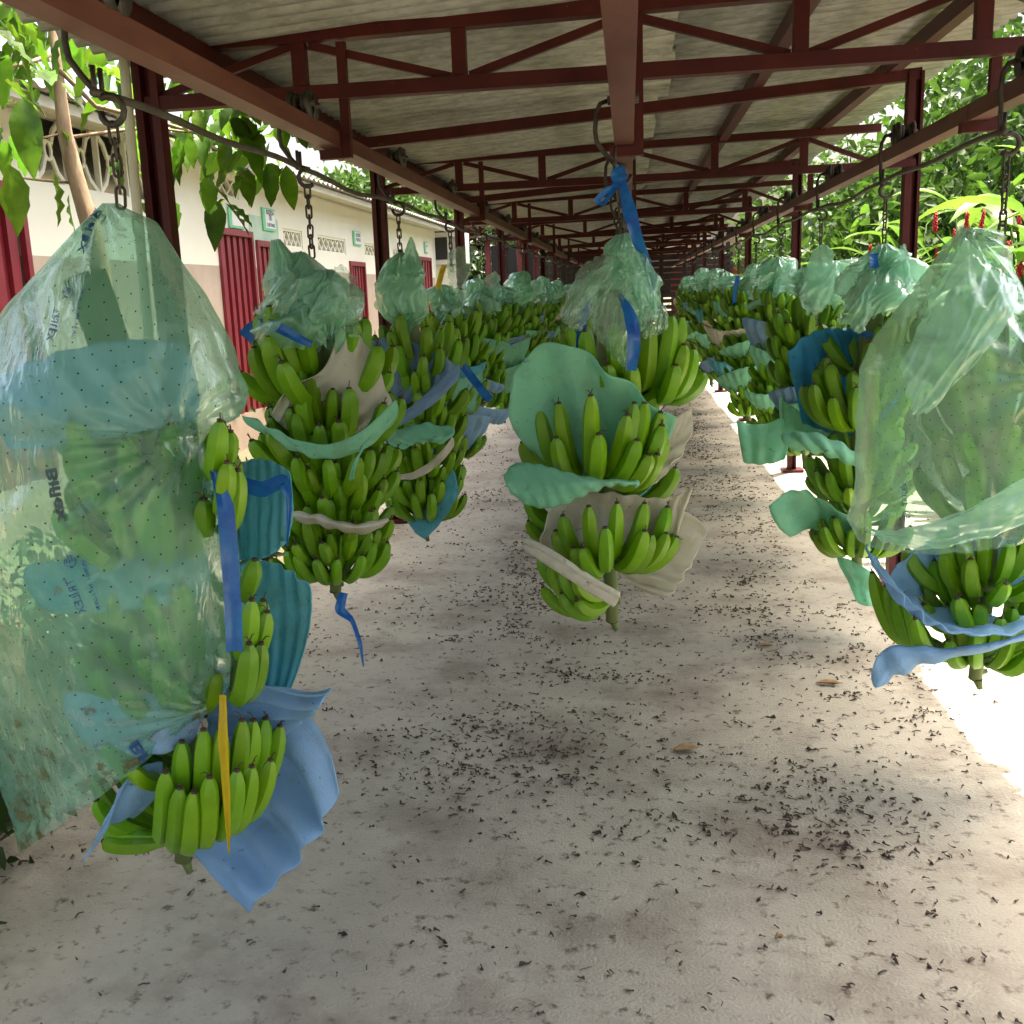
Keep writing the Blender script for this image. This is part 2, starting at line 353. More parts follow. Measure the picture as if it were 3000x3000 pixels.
# ------------------------------------------------------------------ bananas
TT = [0, .07, .14, .23, .33, .44, .55, .66, .76, .85, .92, .965, 1.0]
def banana_mesh(a0, a1, L, R, seed, tuft=True):
    rg = random.Random(seed); b = MB(); n, k = 10, 13; pos = np.zeros(2); pts = []
    for i in range(k):
        t = TT[i]; a = math.radians(a0+(a1-a0)*t**.8); pts.append((pos.copy(), a))
        if i < k-1: pos = pos+np.array([math.cos(a), math.sin(a)])*L*(TT[i+1]-t)
    prof = [.46, .42, .50, .76, .93, 1.0, 1.02, 1.02, 1.0, .95, .84, .66, .36]
    ph = rg.uniform(0, 6)
    for i, (p, a) in enumerate(pts):
        for j in range(n):
            th = 2*PI*j/n+ph; r = R*prof[i]*(1.06 if j % 2 else .945)
            u = math.cos(th)*r; v_ = math.sin(th)*r
            b.v.append((p[0]-math.sin(a)*u, v_, p[1]+math.cos(a)*u))
    for i in range(k-1):
        for j in range(n): b.face((i*n+j, i*n+(j+1) % n, (i+1)*n+(j+1) % n, (i+1)*n+j), 0)
    b.face([(k-1)*n+j for j in range(n)], 1); b.face([j for j in range(n)][::-1], 0)
    p, a = pts[-1]; e = np.array([p[0], 0, p[1]]); d = np.array([math.cos(a), 0, math.sin(a)])
    b.tube([e-d*.004, e+d*.005], [R*.37, R*.30], 6, mi=1)
    if tuft:
        for q in range(rg.choice([0, 1, 2, 2])):
            w_ = np.array([rg.uniform(-1, 1), rg.uniform(-1, 1), rg.uniform(-.2, .6)])*.009
            b.tube([e, e+d*.010+w_*.3, e+d*.017+w_, e+d*.015+w_*1.9], [.0016, .0014, .0013, .0008], 4, mi=1)
    me = b.mesh('banana', ['banana', 'banana_tip'], True); me.set_sharp_from_angle(angle=math.radians(37)); return me
BI = [banana_mesh(30+6*q, 80+4*q, .225+.007*q, .0245, q) for q in range(4)]
BO = [banana_mesh(-12+7*q, 72+6*q, .218+.007*q, .0245, 10+q) for q in range(4)]

def bunch(label, ax, ay, ztop, zbot, hands, seed, group=None, detail=True, bow=(0, 0), name='banana_bunch', sr=.039):
    rg = random.Random(seed)
    root = thing(name, label, 'banana bunch', (ax, ay, zbot), group)
    def axis(z):
        t = (ztop-z)/(ztop-zbot); q = math.sin(t*PI)*.5+t*.5
        return np.array([ax+bow[0]*q, ay+bow[1]*q, z])
    zs = np.linspace(ztop, zbot, 11); rad = np.linspace(sr*1.15, sr*.5, 11)
    st = MB().tube([axis(z)+np.array([rg.uniform(-.003, .003), rg.uniform(-.003, .003), 0]) for z in zs], rad, 10)
    for q in range(3):                                   # scars where small hands were cut away
        z = zbot+.02+.05*q; a = rg.uniform(0, 6); p = axis(z)
        st.tube([p, p+np.array([math.cos(a)*.03, math.sin(a)*.03, .004])], [.012, .008], 5)
    e_ = axis(zbot); st.tube([e_+np.array([0, 0, .012]), e_+np.array([.012, -.004, -.03])], [sr*.42, sr*.2], 6)
    st.tube([e_+np.array([0, 0, .002]), e_+np.array([0, 0, -.003])], [sr*.49, sr*.44], 10, mi=1)
    st.build('stalk', ['stalk', 'stalk_cut'], root, True)
    for (z, pc, span, ni, no, sc) in hands:
        pcr, sp = math.radians(pc), math.radians(span); c = axis(z)
        cr = MB(); arc = np.linspace(-sp/2, sp/2, 9)
        cr.tube([c+np.array([math.cos(pcr+a)*.042, math.sin(pcr+a)*.042, 0]) for a in arc], [.010]+[.019*sc]*7+[.010], 7)
        if detail: hand = cr.build('hand', 'stalk', root, True); acc = None
        else: acc = cr
        for row, cnt in ((0, ni), (1, no)):
            for i in range(cnt):
                ph = pcr+sp*((i+.5)/cnt-.5)+rg.uniform(-.07, .07)
                me = rg.choice(BI if row == 0 else BO)
                r0 = (.046 if row == 0 else .054); zz = z+(.018 if row == 0 else -.012)*sc+rg.uniform(-.008, .008)
                s_ = sc*rg.uniform(.84, 1.1)
                Mx = Matrix.Translation(Vector((c[0]+math.cos(ph)*r0, c[1]+math.sin(ph)*r0, zz))) @ Matrix.Rotation(ph+rg.uniform(-.08, .08), 4, 'Z') @ \
                    Matrix.Rotation(rg.uniform(-.16, .14), 4, 'Y') @ Matrix.Rotation(rg.uniform(-.14, .14), 4, 'X') @ Matrix.Diagonal((s_, s_*rg.uniform(.95, 1.05), s_, 1))
                if detail:
                    o = bpy.data.objects.new('banana', me); COL.objects.link(o); o.parent = hand; o.matrix_parent_inverse = Matrix.Translation(-Vector((0, 0, 0))); o.matrix_basis = Mx
                else:
                    b0 = len(acc.v); A = np.array(Mx)
                    co = np.empty(len(me.vertices)*3); me.vertices.foreach_get('co', co); co = co.reshape(-1, 3)@A[:3, :3].T+A[:3, 3]
                    acc.v += [tuple(p) for p in co]
                    for p in me.polygons: acc.face([b0+x for x in p.vertices], 1+p.material_index)
        if not detail: acc.build('hand', ['stalk', 'banana', 'banana_tip'], root, True)
    return root
def curve_banana(B, C, T, R, seed):
    rg = random.Random(seed); b = MB(); n = 10; B, C, T = map(np.array, (B, C, T)); k = len(TT)
    P = np.array([(1-t)**2*B+2*t*(1-t)*C+t*t*T for t in TT]); Tn = np.gradient(P, axis=0); Tn /= np.linalg.norm(Tn, axis=1)[:, None]
    prof = [.46, .42, .52, .78, .94, 1.0, 1.02, 1.02, 1.0, .95, .84, .64, .34]; sd = np.cross(Tn[k//2], (B+T)/2-C); sd /= np.linalg.norm(sd)+1e-9; ph = rg.uniform(0, 6)
    for i in range(k):
        u = sd-(sd@Tn[i])*Tn[i]; u /= np.linalg.norm(u); w_ = np.cross(Tn[i], u)
        for j in range(n):
            a = 2*PI*j/n+ph; r = R*prof[i]*(1.06 if j % 2 else .945); b.v.append(tuple(P[i]+r*(math.cos(a)*u+math.sin(a)*w_)))
    for i in range(k-1):
        for j in range(n): b.face((i*n+j, i*n+(j+1) % n, (i+1)*n+(j+1) % n, (i+1)*n+j))
    b.face([j for j in range(n)][::-1]); e, d = P[-1], Tn[-1]; b.tube([e-d*.004, e+d*.005], [R*.36, R*.29], 6, mi=1)
    for q in range(rg.choice([0, 1, 2])):
        w2 = np.array([rg.uniform(-1, 1), rg.uniform(-1, 1), rg.uniform(-.2, .6)])*.009; b.tube([e, e+d*.009+w2*.3, e+d*.015+w2, e+d*.013+w2*1.9], [.0016, .0014, .0013, .0008], 4, mi=1)
    me = b.mesh('banana', ['banana', 'banana_tip'], True); me.set_sharp_from_angle(angle=math.radians(37)); return me
def placed_hand(root, conv, pairs, ax, ay, rad, R, seed, low=.010, rin=.10):
    """bananas given by tip and base in the picture; depth from the round section of the bunch"""
    items = []
    for q, it in enumerate(pairs):
        (tx, ty, bx, by), fr = it[:4], (it[4] if len(it) > 4 else 0)
        def depth(px, py, r):
            x0 = D(px, py, ay)[0]-ax; return ay-math.sqrt(max(r*r-x0*x0, (.25*r)**2))
        (cx, cy), (ex, ey) = conv(tx, ty), conv(bx, by)
        T = D(cx, cy, depth(cx, cy, rad)-fr); B = D(ex, ey, depth(ex, ey, rin)-fr*.6); C = np.array([T[0]*.72+B[0]*.28, T[1]*.8+B[1]*.2-.01, B[2]+.10*(T[2]-B[2])-low])
        items.append((B, C, T))
    c = np.mean([i[0] for i in items], 0); bs = sorted([i[0] for i in items], key=lambda p: p[0])
    hand = MB().tube([(np.array(p)+np.array([0, .02, 0])) for p in (bs[0], c+np.array([0, .01, 0]), bs[-1])], [.012, .02, .012], 7).build('hand', 'stalk', root, True)
    for q, (B, C, T) in enumerate(items): obj('banana', curve_banana(B, C, T, R*(.94+.12*random.Random(seed+q).random()), seed*50+q), hand)
def std_hands(zt, zb, n, seed, sc0=1.0, sc1=.78, face=-90):
    rg = random.Random(seed); H = []
    for i in range(n):
        t = i/(n-1); H.append((zt+(zb-zt)*t, face+rg.uniform(-70, 70)+(60 if i % 2 else -50), rg.uniform(220, 280), rg.randint(9, 11), rg.randint(9, 12), sc0+(sc1-sc0)*t))
    return H

# ------------------------------------------------------------------ foam sheets
def lag(C, nu, nv, round_=.35):
    C = np.array(C, float); ku, kv = C.shape[:2]
    def basis(k, t):
        x = np.linspace(0, 1, k); Bm = np.ones((len(t), k))
        for i in range(k):
            for j in range(k):
                if i != j: Bm[:, i] *= (t-x[j])/(x[i]-x[j])
        return Bm
    def ev(u, v_):
        Bu = basis(ku, u.ravel()); Bv = basis(kv, v_.ravel())
        return np.einsum('ni,nj,ijk->nk', Bu, Bv, C).reshape(*u.shape, 3)
    U, V = np.meshgrid(np.linspace(-1, 1, nu), np.linspace(-1, 1, nv), indexing='ij')
    a = U*np.sqrt(1-V**2/2); b = V*np.sqrt(1-U**2/2)      # squircle corners
    U2, V2 = U+(a-U)*round_, V+(b-V)*round_
    return ev((U2+1)/2, (V2+1)/2)
def foam(label, color, C, ripple=(7, .006, 0), th=.0035, nu=44, nv=30, seed=0, round_=.14, group=None, name='foam_sheet', ragged=.007):
    C = [[(D(*p) if isinstance(p, tuple) else np.array(p)) for p in row] for row in C]
    G = lag(C, nu, nv, round_)
    du = np.gradient(G, axis=0); dv = np.gradient(G, axis=1); n = np.cross(du, dv); n /= np.linalg.norm(n, axis=2)[..., None]+1e-9
    rg = random.Random(seed); ph = rg.uniform(0, 6)
    for i in range(nu):
        for j in range(nv):
            u, v_ = i/(nu-1), j/(nv-1); t = v_ if ripple[2] == 1 else u
            t2 = t+.05*nz(u*2.2+seed, v_*2.2, 3)
            G[i, j] += n[i, j]*(ripple[1]*1.5*math.sin(2*PI*ripple[0]*t2+ph)*(.6+.9*nz(u*2, v_*2, seed+7))+.007*nz(u*2.5+seed*3, v_*2.5, 1)+.002*(1-2*abs(nz(u*5+seed, v_*5, 11))))
            e = min(u, 1-u, v_, 1-v_)
            if e < .03: G[i, j] += (du[i, j]*nu*.4+dv[i, j]*nv*.4)*ragged*nz(u*9+seed, v_*9, 5)
    o = MB().sheet(G, th).build(name, 'foam_'+color, None, True)
    return tag(o, label, 'foam sheet', group)
def foam_cup(label, color, ax, ay, z0, z1, r0, r1, p0, p1, seed, tilt=0, group=None, ripple=None, name='foam_sheet'):
    rg = random.Random(seed); rows = []
    for a in np.linspace(math.radians(p0), math.radians(p1), 4):
        k = math.sin(a*1.3+seed)*.03
        rows.append([np.array([ax+math.cos(a)*r, ay+math.sin(a)*r, z+tilt*math.cos(a)+k*(q*.8)]) for q, (r, z) in enumerate(((r0, z0), ((r0+r1)/2+.015, (z0+z1)/2), (r1, z1)))])
    return foam(label, color, rows, ripple or (rg.choice([6, 8, 9]), .006, 0), .005, 46, 18, seed, .1, group, name)

# ------------------------------------------------------------------ crumpled plastic bags
def crumple_mesh(prof, seed, nphi=96, nzr=52, drift=(0, 0), fold=.30, layers=2, lobes=.35, lean=0):
    b = MB(); zt, zb = prof[0][0], prof[-1][0]; pz = [p[0] for p in prof][::-1]; pr = [p[1] for p in prof][::-1]
    for L in range(layers):
        sc = 1-.22*L; sd = seed*7.7+L*31; G = []
        for i in range(nphi):
            ph = 2*PI*i/nphi; cx, cy = math.cos(ph), math.sin(ph); row = []
            for j in range(nzr):
                t = j/(nzr-1); z = zt+(zb-zt)*t; R = float(np.interp(z, pz, pr))*sc
                lo = nz(cx*1.1+sd, cy*1.1, t*1.6); tw = 1.8*t+.6*nz(t*3, sd, 0)
                c2, s2 = math.cos(ph+tw), math.sin(ph+tw)
                rid = 1-2*abs(nz(c2*2.0+sd, s2*2.0, t*1.6)); ple = 1-2*abs(nz(c2*5.2+sd, s2*5.2, t*1.1+2)); fine = nz(c2*9+sd, s2*9, t*7)
                r = R*(1+lobes*lo*1.7+fold*(rid-.6)+.17*(ple-.55)+.07*fine)
                zz = z+.03*nz(cx*2+sd, cy*2, t*3+9)*(R/.1)+(.02+.05*L)*nz(cx*3, cy*3, sd)*t
                row.append((cx*r+drift[0]*t+lean*lo*R, cy*r+drift[1]*t, zz))
            G.append(row)
        b.grid(G, True)
    return b
def film_patch(C, seed, nu=40, nv=30, amp=.012, round_=.55, freq=4):
    C = [[(D(*p) if isinstance(p, tuple) else np.array(p)) for p in row] for row in C]; G = lag(C, nu, nv, round_)
    for i in range(nu):
        for j in range(nv):
            u, v_ = i/nu, j/nv; q = 1-2*abs(nz(u*freq+seed, v_*freq*.6, seed)); q2 = 1-2*abs(nz(u*freq*2.6+seed, v_*freq*2, seed+3))
            G[i, j] += np.array([nz(u*3, v_*3, seed+5)*.6, -(q-.4), nz(u*3, v_*3, seed+8)*.6])*amp+np.array([0, -.35*q2*amp, 0])
            e = min(u, 1-u, v_, 1-v_)
            if e < .06: G[i, j] += np.array([nz(u*9, v_*9, seed), 0, nz(u*9, v_*9, seed+2)])*.012
    return MB().grid(G)

def ribbon(label, matn, pts, wd, twist=(0, 0), name='ribbon', seed=0, group=None, cat='ribbon', parent=None, curl=.006):
    P = [np.array(D(*p) if isinstance(p, tuple) else p) for p in pts]; n = 36; C = lag([[p, p] for p in P], n, 2, 0)[:, 0] if len(P) <= 4 else None
    if C is None:
        t = np.linspace(0, len(P)-1, n); C = np.array([[np.interp(x, range(len(P)), [p[c] for p in P]) for c in range(3)] for x in t])
        for _ in range(3): C[1:-1] = (C[:-2]+2*C[1:-1]+C[2:])/4
    G = []
    for i in range(n):
        t = i/(n-1); T = C[min(i+1, n-1)]-C[max(i-1, 0)]; T /= np.linalg.norm(T)
        ang = twist[0]+(twist[1]-twist[0])*t+.35*nz(t*4, seed, 1)
        sd = np.cross(T, [0, -1, 0]); sd /= np.linalg.norm(sd)+1e-9; bk = np.cross(sd, T)
        wv = (math.cos(ang)*sd+math.sin(ang)*bk)*(wd if np.isscalar(wd) else np.interp(t, np.linspace(0, 1, len(wd)), wd))/2
        nb = np.cross(T, wv); nb /= np.linalg.norm(nb)+1e-9
        G.append([C[i]+wv*q+nb*curl*((1-q*q)*.7+.6*nz(t*6, q*2, seed)) for q in (-1, -.5, 0, .5, 1)])
    o = MB().grid(G).build(name, matn, parent, True)
    return o if parent else tag(o, label, cat, group)

# ------------------------------------------------------------------ trolleys, hooks, chains
def link_mesh(p=.030, r=.0032, wd=.0085):
    pts = []
    for i in range(16):
        a = 2*PI*i/16; pts.append((math.cos(a)*wd, 0, math.sin(a)*wd+(p/2-wd+.006)*(1 if math.sin(a) >= 0 else -1)))
    return MB().tube(pts, r, 6, True).mesh('link', 'iron', True)
LINK = link_mesh()
def chain(label, p, n, group, detail=True, sway=(0, 0)):
    p = np.array(p, float); root = thing('chain', label, 'chain', tuple(p-np.array([0, 0, n*.03])), group); acc = MB()
    co = np.empty(len(LINK.vertices)*3); LINK.vertices.foreach_get('co', co); co = co.reshape(-1, 3); rg = random.Random(n*7+int(p[1]*10))
    for i in range(n):
        t = (i+.5)/n; q = p+np.array([sway[0]*t, sway[1]*t, -(i+.5)*.030]); rz = (PI/2 if i % 2 else 0)+rg.uniform(-.3, .3)+.5
        if detail:
            o = bpy.data.objects.new('link', LINK); COL.objects.link(o); o.parent = root; o.matrix_parent_inverse = Matrix.Translation(-WL[root.name]); o.location = q; o.rotation_euler = (0, rg.uniform(-.06, .06), rz)
        else:
            c, s_ = math.cos(rz), math.sin(rz); b = len(acc.v); acc.v += [tuple(q+np.array([c*v[0]-s_*v[1], s_*v[0]+c*v[1], v[2]])) for v in co]
            for f in LINK.polygons: acc.face([b+x for x in f.vertices])
    if not detail: acc.build('links', 'iron', root, True)
    return root
def trolley(label, rx, y, group, loop=False, hookdir=1, dz=0, hx=0):
    RT = 2.0+dz; RB = 1.95+dz
    root = thing('trolley', label, 'trolley', (rx, y, RB-.1), group)
    for s_ in (-1, 1):
        wl = MB(); yy = y+.026*s_
        for xx, r in ((-.026, .040), (-.014, .030), (.014, .030), (.026, .040)):
            pts = [(rx+xx-.006, yy, RT+.036), (rx+xx+.006, yy, RT+.036)]; wl.tube(pts, r, 14)
        wl.tube([(rx-.045, yy, RT+.036), (rx+.045, yy, RT+.036)], .009, 8); wl.build('roller', 'iron', root, True)
    H = np.array([rx-.03+hx, y, 1.862+dz])
    pts = [(rx-.045, y, RT+.036), (rx-.066, y, RT+.03), (rx-.078, y, RT+.005), (rx-.081, y, RT-.03), (rx-.082, y, 1.955+dz), (rx-.078, y, 1.925+dz), (rx-.056+hx*.5, y, 1.893+dz), tuple(H)]
    MB().tube(pts, .0068, 8).build('arm', 'iron', root, True)
    hk = []
    for i in range(13):
        a = math.radians(120-(300 if loop else 250)*i/12); rr_ = .026
        hk.append((H[0]+.024+math.cos(a)*rr_*hookdir, y+.004*i*.3, H[2]-.034+math.sin(a)*rr_))
    MB().tube([tuple(H)]+hk, .0068, 8).build('hook', 'iron', root, True)
    for q in (-.013, .016): MB().tube([(H[0]+.004, y+q, H[2]-.012), (H[0]+.004, y+q, H[2]+.045)], .0052, 7).build('prong', 'iron', root, True)
    return (H[0]+.022, y+.01, H[2]-.060)
def rod(label, a, b, group, sag=.0):
    a, b = np.array(a), np.array(b); pts = [a+(b-a)*t+np.array([0, 0, sag*math.sin(t*PI)+.006*math.sin(t*9)]) for t in np.linspace(0, 1, 14)]
    return tag(MB().tube(pts, .0085, 8).build('spacer_rod', 'rod', None, True), label, 'rod', group)
ROWN = ['rail beside the cream building', 'middle rail', 'rail beside the garden']
YS = [[1.93, 3.17, 4.47, 5.80, 7.15, 8.5, 9.85, 11.2, 12.6, 14.0, 15.4, 16.8, 18.3],
      [3.20, 4.55, 5.9, 7.25, 8.6, 9.95, 11.3, 12.7, 14.1, 15.5, 17, 18.5],
      [3.11, 4.46, 5.87, 7.35, 8.75, 10.1, 11.5, 12.9, 14.3, 15.8, 17.3, 18.8]]
HOOK = []
for r, rx in enumerate(RAILX):
    hs = []
    for i, y in enumerate(YS[r]):
        hs.append(trolley('%s black roller trolley from the open end on the %s' % (ordinal(i).capitalize(), ROWN[r]), rx, y, 'trolleys on the rails', loop=(i % 2 == 0) ^ (r == 2), dz=RDZ[r], hx=(0, 0, -.045)[r], hookdir=1 if (r == 2 and i == 0) else (-1 if (i+r) % 2 else 1)))
    HOOK.append(hs)
    yy = [YS[r][0]-1.3]+YS[r]
    hx = rx-.026+(0, 0, -.045)[r]
    for i in range(2, len(yy)):
        a = (hx, yy[i-1]-.02, 1.858+RDZ[r]); b = (hx, yy[i]-.025, 1.858+RDZ[r])
        rod('%s spacer rod from the open end between trolleys of the %s' % (ordinal(i-2).capitalize(), ROWN[r]), a, b, 'spacer rods between trolleys', -.012 if i % 2 else .004)
    for i, y in enumerate(YS[r]):
        h = hs[i]; n = 7 if i else [5, 11, 7][r]
        chain('%s hanging chain from the open end on the %s' % (ordinal(i).capitalize(), ROWN[r]), h, n, 'chains below the trolleys', detail=i < 5)
# ------------------------------------------------------------------ the bunches
GRP = 'banana bunches hanging in rows'
# left row, first (inside the large bag)
L1 = bunch('Banana bunch inside the big printed green bag tied with yellow ribbon', -1.10, 2.0, 1.58, .27,
           [(1.20, -110, 200, 8, 8, .88), (1.02, -112, 170, 9, 9, .92), (.86, -130, 160, 8, 8, .86), (.68, -118, 160, 8, 9, .88), (.54, -160, 150, 7, 7, .8), (.36, 160, 120, 4, 5, .85)], 11, GRP, bow=(.17, -.03))
ZS = lambda x, y: (x/1.932/K, (1000+y/1.932)/K)
placed_hand(L1, ZS, [(1245, 455, 1180, 740), (1305, 515, 1200, 760, -.04), (1285, 690, 1230, 940, .01), (1345, 735, 1250, 1060, -.01), (1335, 660, 1240, 900, -.05)], -.99, 1.98, .25, .0205, 12, rin=.16)
placed_hand(L1, ZS, [(1425, 1468, 1330, 1760), (1512, 1535, 1350, 1790, -.03), (1410, 1715, 1310, 2010, .02), (1478, 1715, 1340, 2000, 0), (1490, 1470, 1340, 1720, -.06), (1440, 1240, 1330, 1420, -.04)], -.99, 1.98, .25, .0205, 13, rin=.16)
ZL = lambda x, y: ((200+x/2.147)/K, (1900+y/2.147)/K)
placed_hand(L1, ZL, [(612, 780, 560, 1130), (702, 880, 640, 1190), (792, 905, 720, 1215), (890, 812, 830, 1190), (1062, 770, 900, 1150), (1155, 745, 940, 1130), (1272, 705, 980, 1100), (715, 590, 690, 1050, -.05), (850, 515, 780, 1050, -.05), (960, 510, 850, 1050, -.05), (1095, 455, 900, 1040, -.05), (1165, 455, 930, 1030, -.06), (1240, 445, 970, 1010, -.07), (1330, 490, 1000, 1010, -.07)], -.965, 1.96, .20, .0215, 8, low=.008, rin=.09)
placed_hand(L1, ZL, [(235, 1150, 620, 1180, -.02), (225, 1215, 640, 1220, 0)], -.965, 1.96, .2, .0185, 9, low=.03)
# left row, second
L2 = bunch('Full banana bunch by the building rail with green foam belt and cream sheets', -1.0, 3.17, 1.52, .56,
           [(1.225, -178, 200, 9, 9, 1.2), (1.20, 30, 130, 5, 5, 1.1), (1.06, -62, 160, 9, 9, 1.02), (1.00, 175, 190, 10, 10, 1.08), (.915, -90, 290, 14, 15, .94), (.845, -70, 280, 13, 14, .88), (.775, -100, 270, 13, 13, .85), (.70, -85, 280, 13, 14, .84), (.63, -80, 250, 11, 12, .80)], 21, GRP, bow=(.05, 0))
C1 = bunch('Banana bunch on the middle rail with green sheet and blue bow', -.045, 3.18, 1.50, .46,
           [(1.17, 60, 150, 5, 5, 1.1), (.99, 95, 170, 6, 6, 1.0), (.86, 150, 120, 5, 5, 1.0), (.84, 45, 110, 5, 5, .95), (.70, 110, 150, 6, 6, .9)], 31, GRP, bow=(-.035, 0))
ZC = lambda x, y: (905.5+x/2.559, 471.4+y/2.559)
placed_hand(C1, ZC, [(505, 395, 610, 640, -.13), (645, 350, 690, 670, -.13), (820, 355, 770, 670, -.13), (925, 320, 800, 670, -.13), (975, 325, 840, 670, -.17), (985, 460, 860, 690, -.12), (1030, 480, 890, 710, -.13), (1080, 592, 860, 730, -.12), (945, 558, 850, 720, -.09), (615, 556, 640, 690, -.10), (735, 562, 745, 700, -.10)], -.045, 3.18, .27, .0255, 3, rin=.07)
placed_hand(C1, ZC, [(205, 930, 400, 1110), (245, 865, 430, 1100), (290, 772, 450, 1095), (380, 742, 500, 1080), (368, 908, 490, 1110, .03), (535, 706, 530, 1070), (572, 892, 545, 1105, .03), (710, 800, 580, 1075), (745, 742, 610, 1065, -.02), (795, 742, 640, 1065, -.02), (872, 788, 690, 1070, -.02), (878, 850, 680, 1085), (758, 920, 590, 1110, .03), (818, 990, 620, 1130, .03), (858, 990, 680, 1135, .01), (890, 900, 730, 1090, -.02)], -.05, 3.16, .26, .025, 4)
placed_hand(C1, ZC, [(365, 1358, 520, 1510), (400, 1285, 540, 1480), (525, 1240, 575, 1480), (662, 1224, 630, 1470), (795, 1225, 645, 1480), (905, 1244, 720, 1470, -.02), (952, 1250, 760, 1470, -.04), (950, 1388, 690, 1540), (900, 1370, 670, 1535, .02), (830, 1375, 660, 1535, .03), (795, 1358, 645, 1520, .04), (605, 1344, 608, 1520, .06), (495, 1440, 600, 1545, .05), (455, 1440, 580, 1550, .03)], -.07, 3.16, .235, .023, 5, low=.014)
placed_hand(C1, ZC, [(225, 1200, 380, 1330, -.02), (250, 1195, 400, 1310, -.05), (235, 1310, 390, 1420, -.02), (262, 1300, 400, 1400, -.05)], -.07, 3.2, .24, .019, 6)
placed_hand(C1, ZC, [(460, 1592, 640, 1640, .03), (470, 1695, 640, 1690, .05), (285, 1488, 560, 1660), (340, 1528, 570, 1690, .01), (392, 1545, 590, 1690, .02), (305, 1630, 580, 1740, 0), (395, 1660, 600, 1740, .02)], -.08, 3.16, .22, .0205, 7, low=.035)
R1 = bunch('Banana bunch wrapped in large green film above blue foam cups', .985, 3.12, 1.48, .31,
           [(1.2, -100, 250, 9, 8, 1.05), (1.0, -110, 240, 8, 8, 1.0), (.82, -80, 230, 8, 8, .95), (.60, -95, 190, 8, 7, .92), (.50, 175, 140, 6, 6, .9), (.385, -75, 190, 8, 8, .85)], 41, GRP, bow=(.04, 0))
ZR = lambda x, y: ((2450+x/3.22)/K, (1500+y/3.22)/K)
placed_hand(R1, ZR, [(340, 575, 800, 1230), (470, 700, 850, 1240, .02), (560, 800, 900, 1270, .03), (640, 790, 930, 1260, .0), (745, 1010, 1020, 1290, .05)], .985, 3.12, .24, .021, 10, low=.03)
R2 = bunch('Banana bunch below a bright blue sheet with three green foam collars', .985, 4.47, 1.44, .22,
           [(1.10, 20, 260, 9, 9, 1.05), (.905, -120, 200, 8, 8, 1.14), (.74, 30, 200, 7, 7, .95), (.61, -110, 220, 8, 9, .96), (.50, 60, 180, 6, 6, .9), (.365, -115, 220, 8, 9, .88)], 51, GRP, bow=(-.07, 0))
L3 = bunch('Banana bunch under a round green bag bulb with slate blue sheets', -.96, 4.49, 1.45, .44,
           [(1.16, -60, 240, 9, 8, 1.04), (1.0, -100, 230, 8, 8, 1.0), (.87, -50, 230, 8, 8, .95), (.74, -110, 230, 8, 8, .9), (.62, -70, 230, 8, 8, .85), (.53, -90, 200, 7, 7, .8)], 61, GRP, bow=(.06, 0))
n_det = 5
for r in range(3):
    for i in range(len(YS[r])):
        if (r, i) in ((0, 0), (0, 1), (0, 2), (1, 0), (2, 0), (2, 1)): continue
        sd = 100+r*30+i; rg = random.Random(sd); x = RAILX[r]-.08+rg.uniform(-.02, .02); y = YS[r][i]
        zb = rg.uniform(.36, .70) if r < 2 else rg.uniform(.28, .5)
        zt = 1.44+rg.uniform(-.05, .07); nh = rg.choice([6, 7, 7])
        bunch('%s banana bunch from the open end on the %s' % (ordinal(i).capitalize(), ROWN[r]), x, y, zt, zb,
              std_hands(zt-.25, zb+.10, nh, sd, 1.0, .78, -110 if r == 2 else (-70 if r == 0 else -90)), sd, GRP, detail=i < n_det and not (r == 1 and i > 1), bow=(rg.uniform(-.05, .05), 0))
        # foam sheets of this bunch
        hz = zt-.25
        for q in range(3 if i < 7 else 2):
            cl = rg.choice(['green', 'green', 'blue', 'white', 'slate', 'teal']); z0 = hz-.16-.2*q+rg.uniform(-.04, .04)
            pc = (-70 if r == 0 else -110 if r == 2 else -90)+rg.uniform(-50, 50)
            foam_cup('%s foam sheet %s down on %s bunch of %s' % ({'white': 'Cream'}.get(cl, cl.capitalize()), ['first', 'second', 'third'][q], ordinal(i), ROWN[r]),
                     cl, x, y, z0, z0+rg.uniform(.10, .19), .13, rg.uniform(.20, .26), pc-rg.uniform(45, 85), pc+rg.uniform(45, 85), sd*3+q, rg.uniform(-.06, .06), 'foam sheets between the hands')
FG = 'foam sheets between the hands'
# ---- L1 sheets
foam('Teal foam sheet sticking out beside the big printed bag, upper', 'teal', [[(455, 872, 2.11), (500, 868, 2.11), (548, 888, 2.08)], [(452, 960, 2.07), (505, 960, 2.05), (552, 960, 2.04)], [(450, 1058, 2.08), (500, 1052, 2.03), (545, 1018, 2.02)]], (5, .004, 1), seed=1, group=FG)
foam('Teal foam sheet sticking out beside the big printed bag, lower', 'teal', [[(440, 1062, 2.08), (515, 1062, 2.08), (584, 1105, 2.06)], [(440, 1190, 2.10), (520, 1190, 2.11), (582, 1185, 2.09)], [(440, 1310, 2.11), (510, 1310, 2.12), (548, 1300, 2.11)]], (5, .005, 1), seed=2, group=FG)
foam('Wavy blue foam sheet flaring above the lowest hand of the bagged bunch', 'blue', [[(405, 1300, 2.00), (480, 1285, 1.96), (560, 1300, 1.94), (632, 1297, 1.92)], [(395, 1350, 2.02), (470, 1345, 2.00), (540, 1345, 1.98), (590, 1335, 1.96)], [(380, 1430, 2.07), (450, 1410, 2.07), (510, 1390, 2.06), (560, 1352, 2.04)]], (4, .014, 0), .0035, seed=3, group=FG, nu=60)
